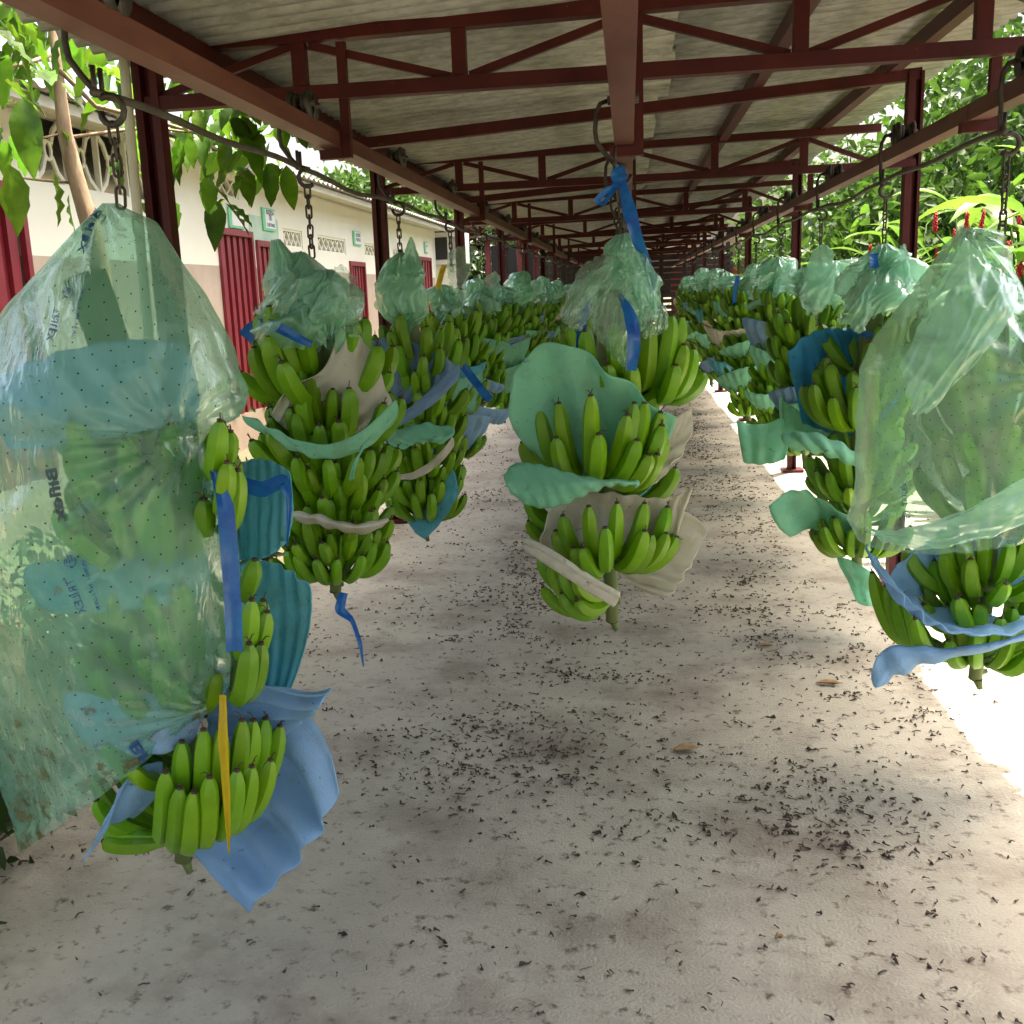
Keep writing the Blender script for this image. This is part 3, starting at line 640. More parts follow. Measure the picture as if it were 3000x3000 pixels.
foam('Large blue foam sheet hanging pointed below the lowest bagged hand', 'blue', [[(440, 1330, 2.09), (380, 1470, 2.12), (342, 1592, 2.06)], [(560, 1340, 2.06), (480, 1530, 2.08), (405, 1655, 2.01)], [(640, 1505, 2.02), (560, 1625, 1.99), (461, 1727, 1.96)]], (4, .017, 1), .0035, seed=4, group=FG, round_=.12, nu=60, nv=50)
foam('Narrow blue foam tail left of the lowest bagged hand', 'blue', [[(310, 1435, 1.86), (295, 1500, 1.87), (250, 1545, 1.90)], [(255, 1455, 1.84), (235, 1510, 1.84), (205, 1560, 1.86)], [(215, 1520, 1.83), (185, 1575, 1.82), (150, 1635, 1.82)]], (2, .004, 0), .0035, seed=5, group=FG, round_=.2)
foam('Blue foam sheet inside the big printed bag above the upper hand', 'blue', [[(-20, 720, 1.92), (-10, 790, 1.88), (20, 850, 1.87)], [(150, 655, 1.84), (180, 745, 1.81), (190, 830, 1.82)], [(350, 640, 1.97), (370, 720, 1.94), (380, 790, 1.92)]], (5, .005, 0), seed=6, group=FG)
foam('Teal foam sheet inside the big printed bag between two hands', 'teal', [[(40, 1065, 1.89), (50, 1110, 1.84), (80, 1160, 1.83)], [(220, 1050, 1.84), (240, 1100, 1.80), (250, 1150, 1.79)], [(395, 1040, 1.96), (400, 1080, 1.92), (400, 1120, 1.90)]], (5, .005, 0), seed=7, group=FG)
foam('Blue foam sheet inside the big printed bag above its hem', 'blue', [[(120, 1300, 1.88), (120, 1350, 1.84), (150, 1400, 1.84)], [(260, 1310, 1.82), (270, 1370, 1.79), (280, 1425, 1.79)], [(400, 1290, 1.92), (390, 1345, 1.89), (370, 1390, 1.88)]], (4, .005, 0), seed=8, group=FG)
# ---- L2 sheets
foam('Cream foam sheet with stepped wavy edge on the full bunch', 'white', [[(506, 790, 2.99), (560, 722, 3.01), (606, 700, 3.03), (638, 598, 3.09)], [(545, 815, 3.04), (610, 770, 3.06), (660, 730, 3.07), (690, 650, 3.12)], [(560, 840, 3.09), (640, 830, 3.10), (700, 800, 3.09), (745, 770, 3.11)]], (5, .010, 0), seed=9, group=FG, nu=60)
foam('Green foam belt wrapped round the full bunch', 'green', [[(452, 783, 3.0), (475, 806, 2.99), (500, 815, 3.02)], [(520, 812, 2.90), (560, 850, 2.90), (566, 850, 2.94)], [(620, 838, 2.84), (640, 862, 2.86), (645, 860, 2.92)], [(755, 738, 2.90), (748, 790, 2.93), (735, 800, 2.98)]], (5, .004, 0), .0035, seed=10, group=FG, nu=60, nv=14)
foam('Green foam strip hanging down from the belt of the full bunch', 'green', [[(752, 752, 2.90), (735, 790, 2.90)], [(715, 800, 2.88), (700, 830, 2.88)], [(683, 850, 2.86), (674, 860, 2.86)], [(668, 905, 2.88), (658, 912, 2.88)]], (3, .003, 0), .0035, seed=11, group=FG, nu=40, nv=10)
foam('Cream foam strip round the lower hands of the full bunch', 'white', [[(548, 964, 2.97), (552, 976, 2.96), (560, 985, 3.06)], [(610, 974, 2.89), (612, 986, 2.88), (620, 995, 3.02)], [(668, 986, 2.88), (668, 998, 2.87), (668, 1005, 3.02)], [(735, 975, 2.95), (732, 986, 2.94), (720, 995, 3.05)]], (4, .003, 0), .0045, seed=12, group=FG, nu=50, nv=14)
# ---- L3 sheets
foam('Slate blue corrugated sheet leaning behind the second and third bunch', 'slate', [[(688, 650, 4.40), (700, 700, 4.38), (722, 790, 4.36)], [(760, 640, 4.40), (790, 700, 4.37), (770, 760, 4.34)], [(862, 690, 4.38), (850, 720, 4.34), (800, 765, 4.30)]], (6, .008, 0), seed=13, group=FG)
foam('Folded slate blue strip rising beside the round bag bulb', 'slate', [[(720, 800, 4.25), (735, 812, 4.22)], [(790, 755, 4.22), (800, 775, 4.2)], [(868, 680, 4.24), (866, 715, 4.22)]], (3, .004, 0), .008, seed=14, group=FG, nu=40, nv=10)
foam('Green foam cap on the third bunch beside the cream strip', 'green', [[(722, 835, 4.28), (730, 838, 4.24), (760, 850, 4.2)], [(780, 800, 4.26), (800, 828, 4.2), (800, 832, 4.2)], [(860, 808, 4.3), (852, 825, 4.24), (830, 838, 4.22)]], (4, .006, 0), seed=15, group=FG)
foam('Cream foam strip looping under the third bunch', 'white', [[(742, 895, 4.28), (745, 905, 4.25)], [(800, 880, 4.22), (805, 893, 4.22)], [(855, 822, 4.22), (858, 840, 4.22)]], (3, .004, 0), .0045, seed=16, group=FG, nu=40, nv=10)
foam('Teal foam tail hanging below the third bunch', 'teal', [[(765, 985, 4.45), (800, 1020, 4.42)], [(815, 940, 4.38), (840, 975, 4.36)], [(855, 882, 4.32), (866, 925, 4.32)]], (3, .005, 0), .0035, seed=17, group=FG)
# ---- C1 sheets
foam('Large pale green foam sheet standing behind the front hand, middle rail', 'green', [[(968, 715, 2.99), (962, 790, 3.01), (990, 850, 3.06)], [(1045, 645, 3.00), (1090, 780, 3.05), (1100, 900, 3.08)], [(1150, 700, 2.98), (1170, 800, 3.05), (1180, 900, 3.08)], [(1285, 795, 2.97), (1255, 840, 3.01), (1235, 890, 3.06)]], (4, .010, 0), .0035, seed=18, group=FG, nu=64, nv=40)
foam('Pleated green foam fold under the front hand, middle rail', 'green', [[(950, 905, 2.93), (955, 915, 2.91), (960, 925, 2.91)], [(990, 872, 2.95), (1030, 925, 2.87), (1040, 958, 2.89)], [(1080, 893, 2.88), (1110, 912, 2.84), (1120, 930, 2.87)], [(1208, 905, 2.89), (1206, 914, 2.87), (1204, 922, 2.89)]], (9, .003, 0), .0035, seed=19, group=FG, nu=64, nv=16, round_=.1)
foam('Cream foam sheet standing behind the lower hand, middle rail', 'white', [[(1040, 945, 3.03), (1025, 1000, 3.03), (1012, 1045, 3.05)], [(1130, 928, 3.06), (1130, 1000, 3.10), (1120, 1075, 3.13)], [(1230, 940, 3.05), (1220, 1000, 3.09), (1210, 1070, 3.13)], [(1312, 912, 3.03), (1285, 985, 3.05), (1270, 1050, 3.09)]], (8, .008, 0), .0035, seed=20, group=FG, nu=70, nv=30, round_=.12)
foam('Cream corrugated foam panel hanging at the lower hand, middle rail', 'white', [[(1240, 955, 3.10), (1200, 1020, 3.12), (1162, 1082, 3.08)], [(1300, 970, 3.08), (1250, 1060, 3.08), (1205, 1110, 3.06)], [(1336, 1000, 3.06), (1300, 1070, 3.04), (1262, 1128, 3.02)]], (5, .010, 1), .0035, seed=22, group=FG, round_=.1)
foam('Rolled cream foam strip slanting across the lowest hand, middle rail', 'white', [[(988, 1012, 2.90), (990, 1038, 2.91)], [(1050, 1048, 2.84), (1045, 1072, 2.85)], [(1110, 1085, 2.82), (1102, 1108, 2.83)], [(1172, 1122, 2.82), (1160, 1145, 2.83)]], (1, .003, 1), .016, seed=23, group=FG, nu=40, nv=12, round_=.08)
foam('Cream foam sheet rising between two hands, middle rail', 'white', [[(1258, 795, 3.12), (1225, 850, 3.14), (1185, 918, 3.10)], [(1285, 780, 3.12), (1260, 850, 3.13), (1215, 920, 3.08)], [(1302, 770, 3.14), (1298, 830, 3.12), (1235, 915, 3.08)]], (4, .006, 1), .0035, seed=24, group=FG)
# ---- R2, R3
foam('Bright blue corrugated sheet behind the top hand beside the film wrap', 'deep', [[(1482, 668, 4.48), (1500, 730, 4.56), (1510, 800, 4.54)], [(1550, 622, 4.52), (1580, 710, 4.60), (1580, 820, 4.58)], [(1620, 628, 4.52), (1640, 720, 4.60), (1640, 820, 4.58)], [(1700, 640, 4.48), (1700, 720, 4.56), (1700, 800, 4.54)]], (8, .007, 0), .0035, seed=25, group=FG, nu=60)
foam('Green foam collar slanting under the top hand of the blue sheet bunch', 'green', [[(1472, 822, 4.34), (1482, 838, 4.30), (1500, 850, 4.36)], [(1540, 818, 4.26), (1560, 850, 4.22), (1565, 860, 4.3)], [(1632, 862, 4.26), (1630, 885, 4.24), (1625, 890, 4.3)]], (4, .006, 0), .0035, seed=26, group=FG)
foam('Green foam collar with a square corner around the lowest hand', 'green', [[(1450, 955, 4.38), (1465, 990, 4.38), (1490, 1012, 4.44)], [(1510, 925, 4.38), (1540, 960, 4.44), (1550, 1000, 4.50)], [(1560, 950, 4.36), (1580, 990, 4.44), (1580, 1020, 4.50)], [(1640, 985, 4.36), (1640, 1010, 4.42), (1630, 1030, 4.48)]], (4, .007, 0), .0035, seed=27, group=FG, round_=.0)
foam('Green foam tail hanging lowest beside the stalk of that bunch', 'green', [[(1575, 1050, 4.5), (1608, 1120, 4.46)], [(1600, 1055, 4.46), (1625, 1140, 4.42)], [(1648, 1080, 4.42), (1650, 1142, 4.40)]], (2, .005, 0), .0035, seed=28, group=FG, round_=.08)
foam('Pale green foam sheet hanging square between the garden rail bunches', 'green', [[(1388, 790, 5.6), (1395, 830, 5.6), (1402, 872, 5.62)], [(1440, 800, 5.58), (1440, 840, 5.56), (1440, 876, 5.58)], [(1488, 775, 5.5), (1488, 830, 5.5), (1480, 868, 5.52)]], (3, .006, 0), .0035, seed=29, group=FG, round_=.1)
foam('Tall pale green sheet beside the top hand of the blue sheet bunch', 'green', [[(1472, 745, 4.52), (1472, 790, 4.5), (1478, 828, 4.48)], [(1500, 770, 4.56), (1505, 800, 4.55), (1510, 835, 4.52)], [(1580, 810, 4.6), (1585, 830, 4.6), (1590, 850, 4.56)]], (3, .005, 0), .0035, seed=30, group=FG)
# ---- R1
foam('Blue foam cup below the large film wrap', 'blue', [[(1638, 1022, 3.04), (1642, 1045, 3.0), (1662, 1085, 2.97)], [(1690, 1105, 3.06), (1712, 1138, 2.96), (1745, 1168, 2.88)], [(1800, 1155, 3.06), (1810, 1185, 2.94), (1830, 1199, 2.84)], [(1960, 1145, 3.06), (1960, 1175, 2.94), (1960, 1184, 2.84)]], (6, .008, 0), .0045, seed=31, group=FG, nu=70, round_=.1)
foam('Blue foam sheet standing behind the hand below the film wrap', 'blue', [[(1690, 1075, 3.08), (1680, 1100, 3.08), (1700, 1130, 3.08)], [(1760, 1020, 3.09), (1770, 1070, 3.12), (1780, 1120, 3.14)], [(1850, 1010, 3.09), (1850, 1060, 3.12), (1850, 1110, 3.14)], [(1965, 1020, 3.06), (1965, 1060, 3.08), (1965, 1110, 3.11)]], (7, .006, 0), .0045, seed=32, group=FG, nu=60)
foam('Pale blue foam strip curling out under the lowest cup', 'blue', [[(1643, 1270, 2.88), (1648, 1292, 2.88), (1655, 1296, 2.88)], [(1690, 1218, 2.90), (1705, 1252, 2.87), (1715, 1262, 2.9)], [(1790, 1222, 2.88), (1800, 1232, 2.85), (1810, 1238, 2.88)], [(1960, 1180, 2.86), (1960, 1196, 2.84), (1960, 1202, 2.88)]], (4, .005, 0), .0045, seed=33, group=FG, nu=60, nv=14)

# ------------------------------------------------------------------ bags
BGRP = 'crumpled bags tied above the bunches'
def bag_at(label, parts, loc, name='plastic_bag', group=BGRP):
    root = thing(name, label, 'plastic bag', tuple(loc), group)
    for nm, mb, mt in parts: mb.build(nm, mt, root, True)
    return root
def shift(mb, x, y): mb.v = [(p[0]+x, p[1]+y, p[2]) for p in mb.v]; return mb
# L2: two lobes and skirts
bag_at('Crumpled green bag with a point up and spread skirts on the full bunch', [
    ('film', shift(crumple_mesh([(1.66, .015), (1.62, .05), (1.55, .11), (1.48, .125), (1.43, .13), (1.38, .11)], 3, 110, 56, (0, 0), .34, 3, .4), -1.0, 3.13), 'film'),
    ('film', shift(crumple_mesh([(1.70, .012), (1.66, .03), (1.58, .06), (1.50, .07), (1.45, .04)], 5, 80, 44, (.06, 0), .3, 2), -1.06, 3.1), 'film'),
    ('film', shift(crumple_mesh([(1.60, .02), (1.57, .06), (1.52, .085), (1.46, .07), (1.43, .03)], 6, 80, 40, (.0, 0), .36, 3), -.90, 3.06), 'film'),
    ('flap', film_patch([[(545, 480, 3.1), (500, 560, 3.05), (468, 595, 3.02)], [(560, 530, 3.0), (520, 570, 2.98), (500, 600, 2.98)], [(580, 560, 3.0), (540, 590, 2.98), (530, 600, 3.0)]], 4), 'film_clear'),
    ('flap', film_patch([[(630, 490, 3.05), (660, 510, 3.03), (685, 545, 3.02)], [(620, 550, 2.98), (650, 560, 2.97), (672, 590, 2.97)], [(610, 590, 3.0), (640, 600, 3.0), (660, 605, 3.0)]], 8), 'film_clear'),
    ('flap', film_patch([[(640, 560, 3.1), (662, 590, 3.08), (680, 618, 3.07)], [(630, 600, 3.05), (650, 620, 3.05), (668, 645, 3.05)]], 9), 'film_clear')], (-1.0, 3.13, 1.38))
# L3: bulb with a point
bag_at('Round green bag bulb with one pointed ear on the third bunch', [
    ('film', shift(crumple_mesh([(1.70, .01), (1.67, .05), (1.60, .105), (1.52, .115), (1.45, .095), (1.40, .05), (1.37, .02)], 13, 110, 56, (0, 0), .22, 3, .25), -.965, 4.45), 'film'),
    ('ear', shift(crumple_mesh([(1.76, .004), (1.72, .02), (1.66, .04), (1.6, .05)], 14, 50, 24, (-.01, 0), .2, 1), -.91, 4.42), 'film')], (-.965, 4.45, 1.37))
# C1
def zc(x, y, Y): return D(905.5+x/2.559, 471.4+y/2.559, Y)
bag_at('Crumpled green bag draped in folds behind the blue bow', [
    ('film', shift(crumple_mesh([(1.66, .02), (1.63, .05), (1.57, .075), (1.50, .08), (1.44, .08), (1.38, .06)], 23, 110, 56, (0, 0), .36, 2, .4), -.01, 3.22), 'film'),
    ('flap', film_patch([[zc(650, 10, 3.16), zc(520, 60, 3.13), zc(410, 200, 3.10)], [zc(640, 90, 3.08), zc(520, 190, 3.05), zc(395, 330, 3.04)], [zc(640, 190, 3.06), zc(560, 300, 3.04), zc(480, 400, 3.05)]], 25, 60, 50, .022, .35, 4), 'film_clear'),
    ('flap', film_patch([[zc(640, 140, 3.06), zc(570, 260, 3.05), zc(530, 400, 3.06)], [zc(690, 150, 3.0), zc(650, 320, 2.98), zc(640, 520, 3.02)], [zc(760, 170, 3.02), zc(760, 350, 3.0), zc(730, 600, 3.04)]], 26, 60, 50, .018, .3, 6), 'film_clear'),
    ('flap', film_patch([[zc(650, 0, 3.12), zc(690, 130, 3.03), zc(740, 260, 3.02)], [zc(730, -15, 3.10), zc(790, 110, 3.0), zc(810, 300, 3.0)], [zc(810, 30, 3.14), zc(860, 170, 3.04), zc(860, 400, 3.06)]], 27, 60, 50, .028, .35, 6), 'film'),
    ('flap', film_patch([[zc(790, 200, 3.06), zc(780, 330, 3.04), zc(770, 430, 3.06)], [zc(830, 220, 3.03), zc(850, 320, 3.02), zc(830, 420, 3.05)], [zc(860, 230, 3.08), zc(910, 320, 3.07), zc(890, 380, 3.08)]], 28, 40, 30, .02, .4, 5), 'film_clear')], (0, 3.17, 1.33))
# R2
bag_at('Green bag with a raised corner tied with blue tape near the garden', [
    ('film', shift(crumple_mesh([(1.62, .02), (1.58, .07), (1.52, .11), (1.46, .13), (1.42, .15), (1.36, .14)], 33, 110, 56, (.02, 0), .34, 3, .35), .99, 4.42), 'film'),
    ('flap', film_patch([[(1640, 500, 4.4), (1600, 560, 4.34), (1572, 610, 4.3)], [(1650, 520, 4.3), (1620, 570, 4.28), (1600, 618, 4.28)], [(1650, 560, 4.3), (1640, 600, 4.28), (1625, 640, 4.28)]], 34, amp=.018), 'film'),
    ('flap', film_patch([[(1650, 495, 4.4), (1690, 470, 4.38), (1712, 445, 4.36)], [(1660, 550, 4.3), (1700, 540, 4.28), (1725, 530, 4.28)], [(1680, 590, 4.3), (1715, 585, 4.28), (1750, 575, 4.3)]], 35, amp=.018), 'film')], (.99, 4.42, 1.36))
# generic bags from a few prototypes
PROT = []
def lflap(C, seed, amp): return film_patch([[np.array(p) for p in row] for row in C], seed, 34, 26, amp, .5, 4)
PF = ([(.20, .03), (.17, .08), (.11, .10), (.06, .08), (.02, .11), (-.05, .13)], [(.24, .02), (.20, .07), (.14, .10), (.07, .11), (.02, .07), (-.02, .05)], [(.18, .05), (.15, .10), (.08, .12), (.02, .10), (-.04, .14)],
      [(.22, .02), (.19, .06), (.13, .07), (.09, .10), (.03, .12), (-.06, .10)], [(.16, .03), (.13, .11), (.07, .13), (.01, .12), (-.05, .08)], [(.26, .015), (.22, .05), (.16, .06), (.10, .09), (.03, .10), (-.03, .12)])
for q, pf in enumerate(PF):
    rq = random.Random(q*11+2); b = crumple_mesh(pf, 40+q*3, 72, 40, (rq.uniform(-.04, .04), 0), .36, 2, .6, .3)
    for e in range(2):                                   # loose corners standing up or hanging out
        a = rq.uniform(0, 6.28) if e else rq.choice([0, PI]); c, s_ = math.cos(a), math.sin(a); u_ = rq.uniform(.02, .12) if e == 0 else rq.uniform(-.08, .02); L_ = rq.uniform(.12, .2)
        fl_ = lflap([[(c*.03-s_*.05, s_*.03+c*.05, .14), (c*L_*.6-s_*.04, s_*L_*.6+c*.04, .14+u_*.6), (c*L_, s_*L_, .14+u_)], [(c*.05, s_*.05, .07), (c*L_*.6, s_*L_*.6, .07+u_*.5), (c*L_*1.05, s_*L_*1.05, .09+u_*.8)], [(c*.03+s_*.05, s_*.03-c*.05, .0), (c*L_*.55+s_*.05, s_*L_*.55-c*.05, .0+u_*.4), (c*L_*.9+s_*.03, s_*L_*.9-c*.03, .04+u_*.6)]], q*5+e, .016)
        o_ = len(b.v); b.v += fl_.v; b.f += [tuple(x+o_ for x in f) for f in fl_.f]; b.m += fl_.m
    PROT.append(b.mesh('film', 'film', True))
for r in range(3):
    for i in range(len(YS[r])):
        if (r, i) in ((0, 0), (0, 1), (0, 2), (1, 0), (2, 0), (2, 1)): continue
        rg = random.Random(500+r*40+i); x = RAILX[r]-.05; y = YS[r][i]
        root = thing('plastic_bag', 'Crumpled green bag tied over the %s bunch of the %s' % (ordinal(i), ROWN[r]), 'plastic bag', (x, y, 1.44), BGRP)
        o = obj('film', PROT[(i*2+r*3+rg.randrange(2)) % 6], root); o.location = (x+rg.uniform(-.02, .02), y, 1.42); o.rotation_euler = (rg.uniform(-.25, .25), rg.uniform(-.3, .3), rg.uniform(-.6, .6)+PI*rg.randrange(2)); s_ = rg.uniform(.85, 1.2); o.scale = (s_*rg.uniform(.9, 1.15), s_, s_*rg.uniform(.85, 1.1))
        if (r, i) == (0, 3): film_patch([[(840, 470, 5.75), (870, 465, 5.75), (905, 458, 5.74)], [(845, 520, 5.7), (880, 510, 5.7), (893, 490, 5.7)], [(850, 560, 5.72), (870, 545, 5.72), (880, 530, 5.72)]], 71).build('flap', 'film_clear', root, True)
        if (r, i) == (2, 2): film_patch([[(1520, 500, 5.8), (1540, 465, 5.8), (1572, 462, 5.8)], [(1510, 560, 5.7), (1540, 540, 5.7), (1575, 500, 5.7)], [(1520, 600, 5.7), (1545, 590, 5.7), (1580, 560, 5.7)]], 72, amp=.02).build('flap', 'film', root, True)

# full-length bags: left and right edges given as polylines, an oval section between them
def interp_poly(P, s):
    P = np.array(P, float); k = P[:, 2]
    return np.array([np.interp(s, k, P[:, 0]), np.interp(s, k, P[:, 1])])
class BagSurf:
    def __init__(s, EL, ER, Yc, depth, pinch, seed, amp=1.0): s.EL, s.ER, s.Yc, s.depth, s.pinch, s.seed, s.amp = EL, ER, Yc, depth, pinch, seed, amp
    def pt(s, ph, q, off=0.0):
        pl = interp_poly(s.EL, q); pr = interp_poly(s.ER, q); c = (1+math.cos(ph))/2
        px = pl+(pr-pl)*c; hw = abs(pr[0]-pl[0])*K/3000*s.Yc/2
        dep = min(hw*.95, s.depth)
        sn = math.sin(ph); d = dep*math.copysign(abs(sn)**.8, sn)
        x, y = px; disp = 0.0
        for (kx, ky, rad, cnt, A) in s.pinch:
            dx, dy = x-kx, y-ky; dd = math.hypot(dx, dy)
            if dd < rad*2.6:
                th = math.atan2(dy, dx); disp += A*math.sin(th*cnt+1.5*nz(th*2, dd/90, s.seed))*math.exp(-dd/rad)*min(1, dd/25)
        u, v_ = x/100, y/100; sd = s.seed+(5 if sn > 0 else 0)
        disp += s.amp*(.008*(1-2*abs(nz(u*.9+v_*.35+sd, v_*.35-u*.15, sd)))+.010*nz(u*.5, v_*.4, sd+3)+.0030*(1-2*abs(nz(u*2.6-v_*.8, v_*1.3+sd, sd+1)))+.0007*(1-2*abs(nz(u*6, v_*6, sd+2))))
        w0 = D(x, y, s.Yc)
        f = 1+(disp+off)/max(dep, .04)
        return np.array([w0[0]+math.cos(ph)*(disp+off)*.6, s.Yc+d*f if abs(sn) > .02 else s.Yc+d, w0[2]])
    def mesh(s, n, k, name, mt, gap=None, smax=1.0):
        b = MB(); G = [[s.pt(2*PI*i/n, smax*j/(k-1)) for j in range(k)] for i in range(n+1)]
        b.grid(G); me = b.mesh(name, mt, True); uv = me.uv_layers.new(name='UVMap')
        L = np.array([x for f in b.f for x in f]); co = np.stack([L//k/n, (L % k)/(k-1)], 1).astype(np.float32)
        uv.data.foreach_set('uv', co.ravel()); return me
    def locate(s, x, y):
        if not hasattr(s, 'tab'):
            Q = np.linspace(0, 1, 600); s.tab = (Q, np.array([interp_poly(s.EL, q) for q in Q]), np.array([interp_poly(s.ER, q) for q in Q]))
        Q, A, B = s.tab; T = np.clip((x-A[:, 0])/(B[:, 0]-A[:, 0]+1e-6), .01, .99); e = np.abs(A[:, 1]+(B[:, 1]-A[:, 1])*T-y); i = int(e.argmin())
        return -math.acos(2*T[i]-1), Q[i]
    def on(s, x, y, off=.003):
        t = np.array([x, y], float); g = t.copy()
        for _ in range(4):
            ph, q = s.locate(*g); p = s.pt(ph, q, off); g = g+(t-proj(p))*.85
        return p
def polylen(P):
    P = [list(p) for p in P]; d = [0]
    for a, b in zip(P[:-1], P[1:]): d.append(d[-1]+math.hypot(b[0]-a[0], b[1]-a[1]))
    return [(p[0], p[1], x/d[-1]) for p, x in zip(P, d)]
EL = [(196, 384, 0), (150, 445, .06), (105, 505, .12), (50, 570, .18), (0, 645, .25), (-40, 760, .36), (-55, 900, .48), (-45, 1100, .63), (-10, 1290, .78), (22, 1410, .87), (45, 1500, .94), (60, 1583, 1)]
ER = [(222, 384, 0), (280, 415, .04), (318, 470, .09), (352, 525, .14), (392, 605, .20), (425, 690, .28), (444, 755, .335), (430, 792, .36), (394, 812, .385), (402, 850, .41), (414, 930, .47), (428, 1050, .57), (440, 1160, .68), (442, 1240, .77), (424, 1300, .86), (416, 1316, 1)]
B1 = BagSurf(EL, ER, 1.94, .285, [(394, 812, 150, 19, .010), (418, 1312, 90, 17, .008), (208, 384, 120, 15, .008)], 3.3)
bag1 = thing('plastic_bag', 'Big printed green perforated bag hanging full length over a bunch', 'plastic bag', (-1.05, 1.94, .35))
obj('film', B1.mesh(200, 170, 'film', 'film_big'), bag1)
EL2 = [(1862, 432, 0), (1818, 428, .03), (1782, 480, .10), (1745, 530, .18), (1700, 592, .28), (1660, 645, .36), (1632, 700, .43), (1624, 790, .56), (1620, 900, .72), (1616, 960, .84), (1606, 985, .90), (1622, 1018, 1)]
ER2 = [(1882, 436, 0), (1896, 470, .06), (1925, 560, .20), (1965, 660, .34), (1990, 760, .50), (2000, 860, .66), (1990, 940, .82), (1975, 975, .92), (1965, 985, 1)]
B2 = BagSurf(EL2, ER2, 3.12, .23, [(1818, 435, 150, 15, .016), (1810, 1035, 160, 15, .014), (1932, 700, 120, 13, .008)], 8.1, 1.3)
bag2 = thing('plastic_bag', 'Large green film wrap bulging over the bunch beside the garden', 'plastic bag', (.98, 3.12, .76))
obj('film', B2.mesh(150, 130, 'film', 'film_wrap'), bag2)
film_patch([[(1818, 428, 3.0), (1760, 560, 2.93), (1690, 690, 2.88)], [(1870, 500, 2.92), (1830, 600, 2.86), (1720, 770, 2.83)], [(1925, 520, 2.95), (1880, 640, 2.86), (1735, 790, 2.83)]], 81, 50, 40, .010, .3, 5).build('flap', 'film', bag2, True)
film_patch([[(1612, 985, 2.96), (1640, 1000, 2.90), (1660, 1025, 2.88)], [(1740, 990, 2.86), (1790, 1010, 2.82), (1800, 1030, 2.82)], [(1960, 880, 2.88), (1960, 930, 2.83), (1960, 975, 2.82)]], 82, 60, 30, .008, .2, 6).build('flap', 'film', bag2, True)
film_patch([[(1740, 520, 3.3), (1730, 560, 3.3), (1725, 600, 3.28)], [(1790, 480, 3.28), (1790, 540, 3.26), (1770, 600, 3.26)], [(1850, 440, 3.26), (1850, 520, 3.22), (1830, 600, 3.22)]], 83, 40, 30, .02, .4, 4).build('flap', 'film_clear', bag2, True)

# printing on the bags
def text_mesh(body, bold=.0):
    c = bpy.data.curves.new('t', 'FONT'); c.body = body; c.size = 1; c.offset = bold; c.resolution_u = 3
    o = bpy.data.objects.new('t', c); COL.objects.link(o); bpy.context.view_layer.update()
    me = bpy.data.meshes.new_from_object(o.evaluated_get(bpy.context.evaluated_depsgraph_get())); bpy.data.objects.remove(o)
    V = np.array([v.co[:] for v in me.vertices]); Fc = [tuple(p.vertices) for p in me.polygons]; bpy.data.meshes.remove(me); return V, Fc
def print_on(surf, parent, body, p0, p1, h, ink, mirror=True, bold=.0):
    V, Fc = text_mesh(body, bold); p0, p1 = np.array(p0, float), np.array(p1, float); L = np.linalg.norm(p1-p0); d = (p1-p0)/L
    pe = np.array([d[1], -d[0]])*(-1 if mirror else 1); wd = V[:, 0].max(); hh = .72
    b = MB(); b.v = [tuple(surf.on(*(p0+d*L*v[0]/wd+pe*h*v[1]/hh))) for v in V]
    for f in Fc: b.face(f)
    b.build('print', ink, parent)
def logo_on(surf, parent, c, r, ink, ang=0):
    b = MB()
    def arc(a0, a1, r0, r1, n=16):
        G = [[surf.on(c[0]+math.cos(a)*q, c[1]+math.sin(a)*q) for q in (r0, r1)] for a in np.linspace(a0, a1, n)]; b.grid(G)
    arc(ang+.5, ang+5.6, r*.82, r)
    for k in (-.4, 0, .4):
        e = np.array([math.cos(ang), math.sin(ang)]); n_ = np.array([-e[1], e[0]]); o = np.array(c)+n_*r*k*1.1
        b.grid([[surf.on(*(o+e*r*t+n_*r*.09*s_)) for s_ in (-1, 1)] for t in np.linspace(-.15, 1.05, 5)])
    b.build('logo_print', ink, parent)
print_on(B1, bag1, 'BIFLEX', (190, 398), (158, 480), 14, 'ink_blue', True, .03)
logo_on(B1, bag1, (128, 552), 10, 'ink_blue', -2.2)
print_on(B1, bag1, 'TRILEX', (116, 582), (100, 645), 14, 'ink_blue')
print_on(B1, bag1, '34x74x0.4   N.P 3100709', (160, 545), (140, 640), 6, 'ink_blue')
print_on(B1, bag1, 'Biflex', (105, 880), (124, 985), 21, 'ink_dark', True, .035)
logo_on(B1, bag1, (132, 1060), 12, 'ink_blue', -2.0)
print_on(B1, bag1, 'TRILEX', (137, 1090), (163, 1155), 17, 'ink_blue')
print_on(B1, bag1, '34x74x0.4   N.P 3100709', (158, 1055), (190, 1150), 7, 'ink_blue')
print_on(B1, bag1, 'Bif', (258, 1395), (290, 1440), 22, 'ink_blue', True, .03)
print_on(B2, bag2, 'TRILEX', (1712, 955), (1711, 908), 10, 'ink_blue', False)
logo_on(B2, bag2, (1710, 972), 8, 'ink_blue', 1.4)

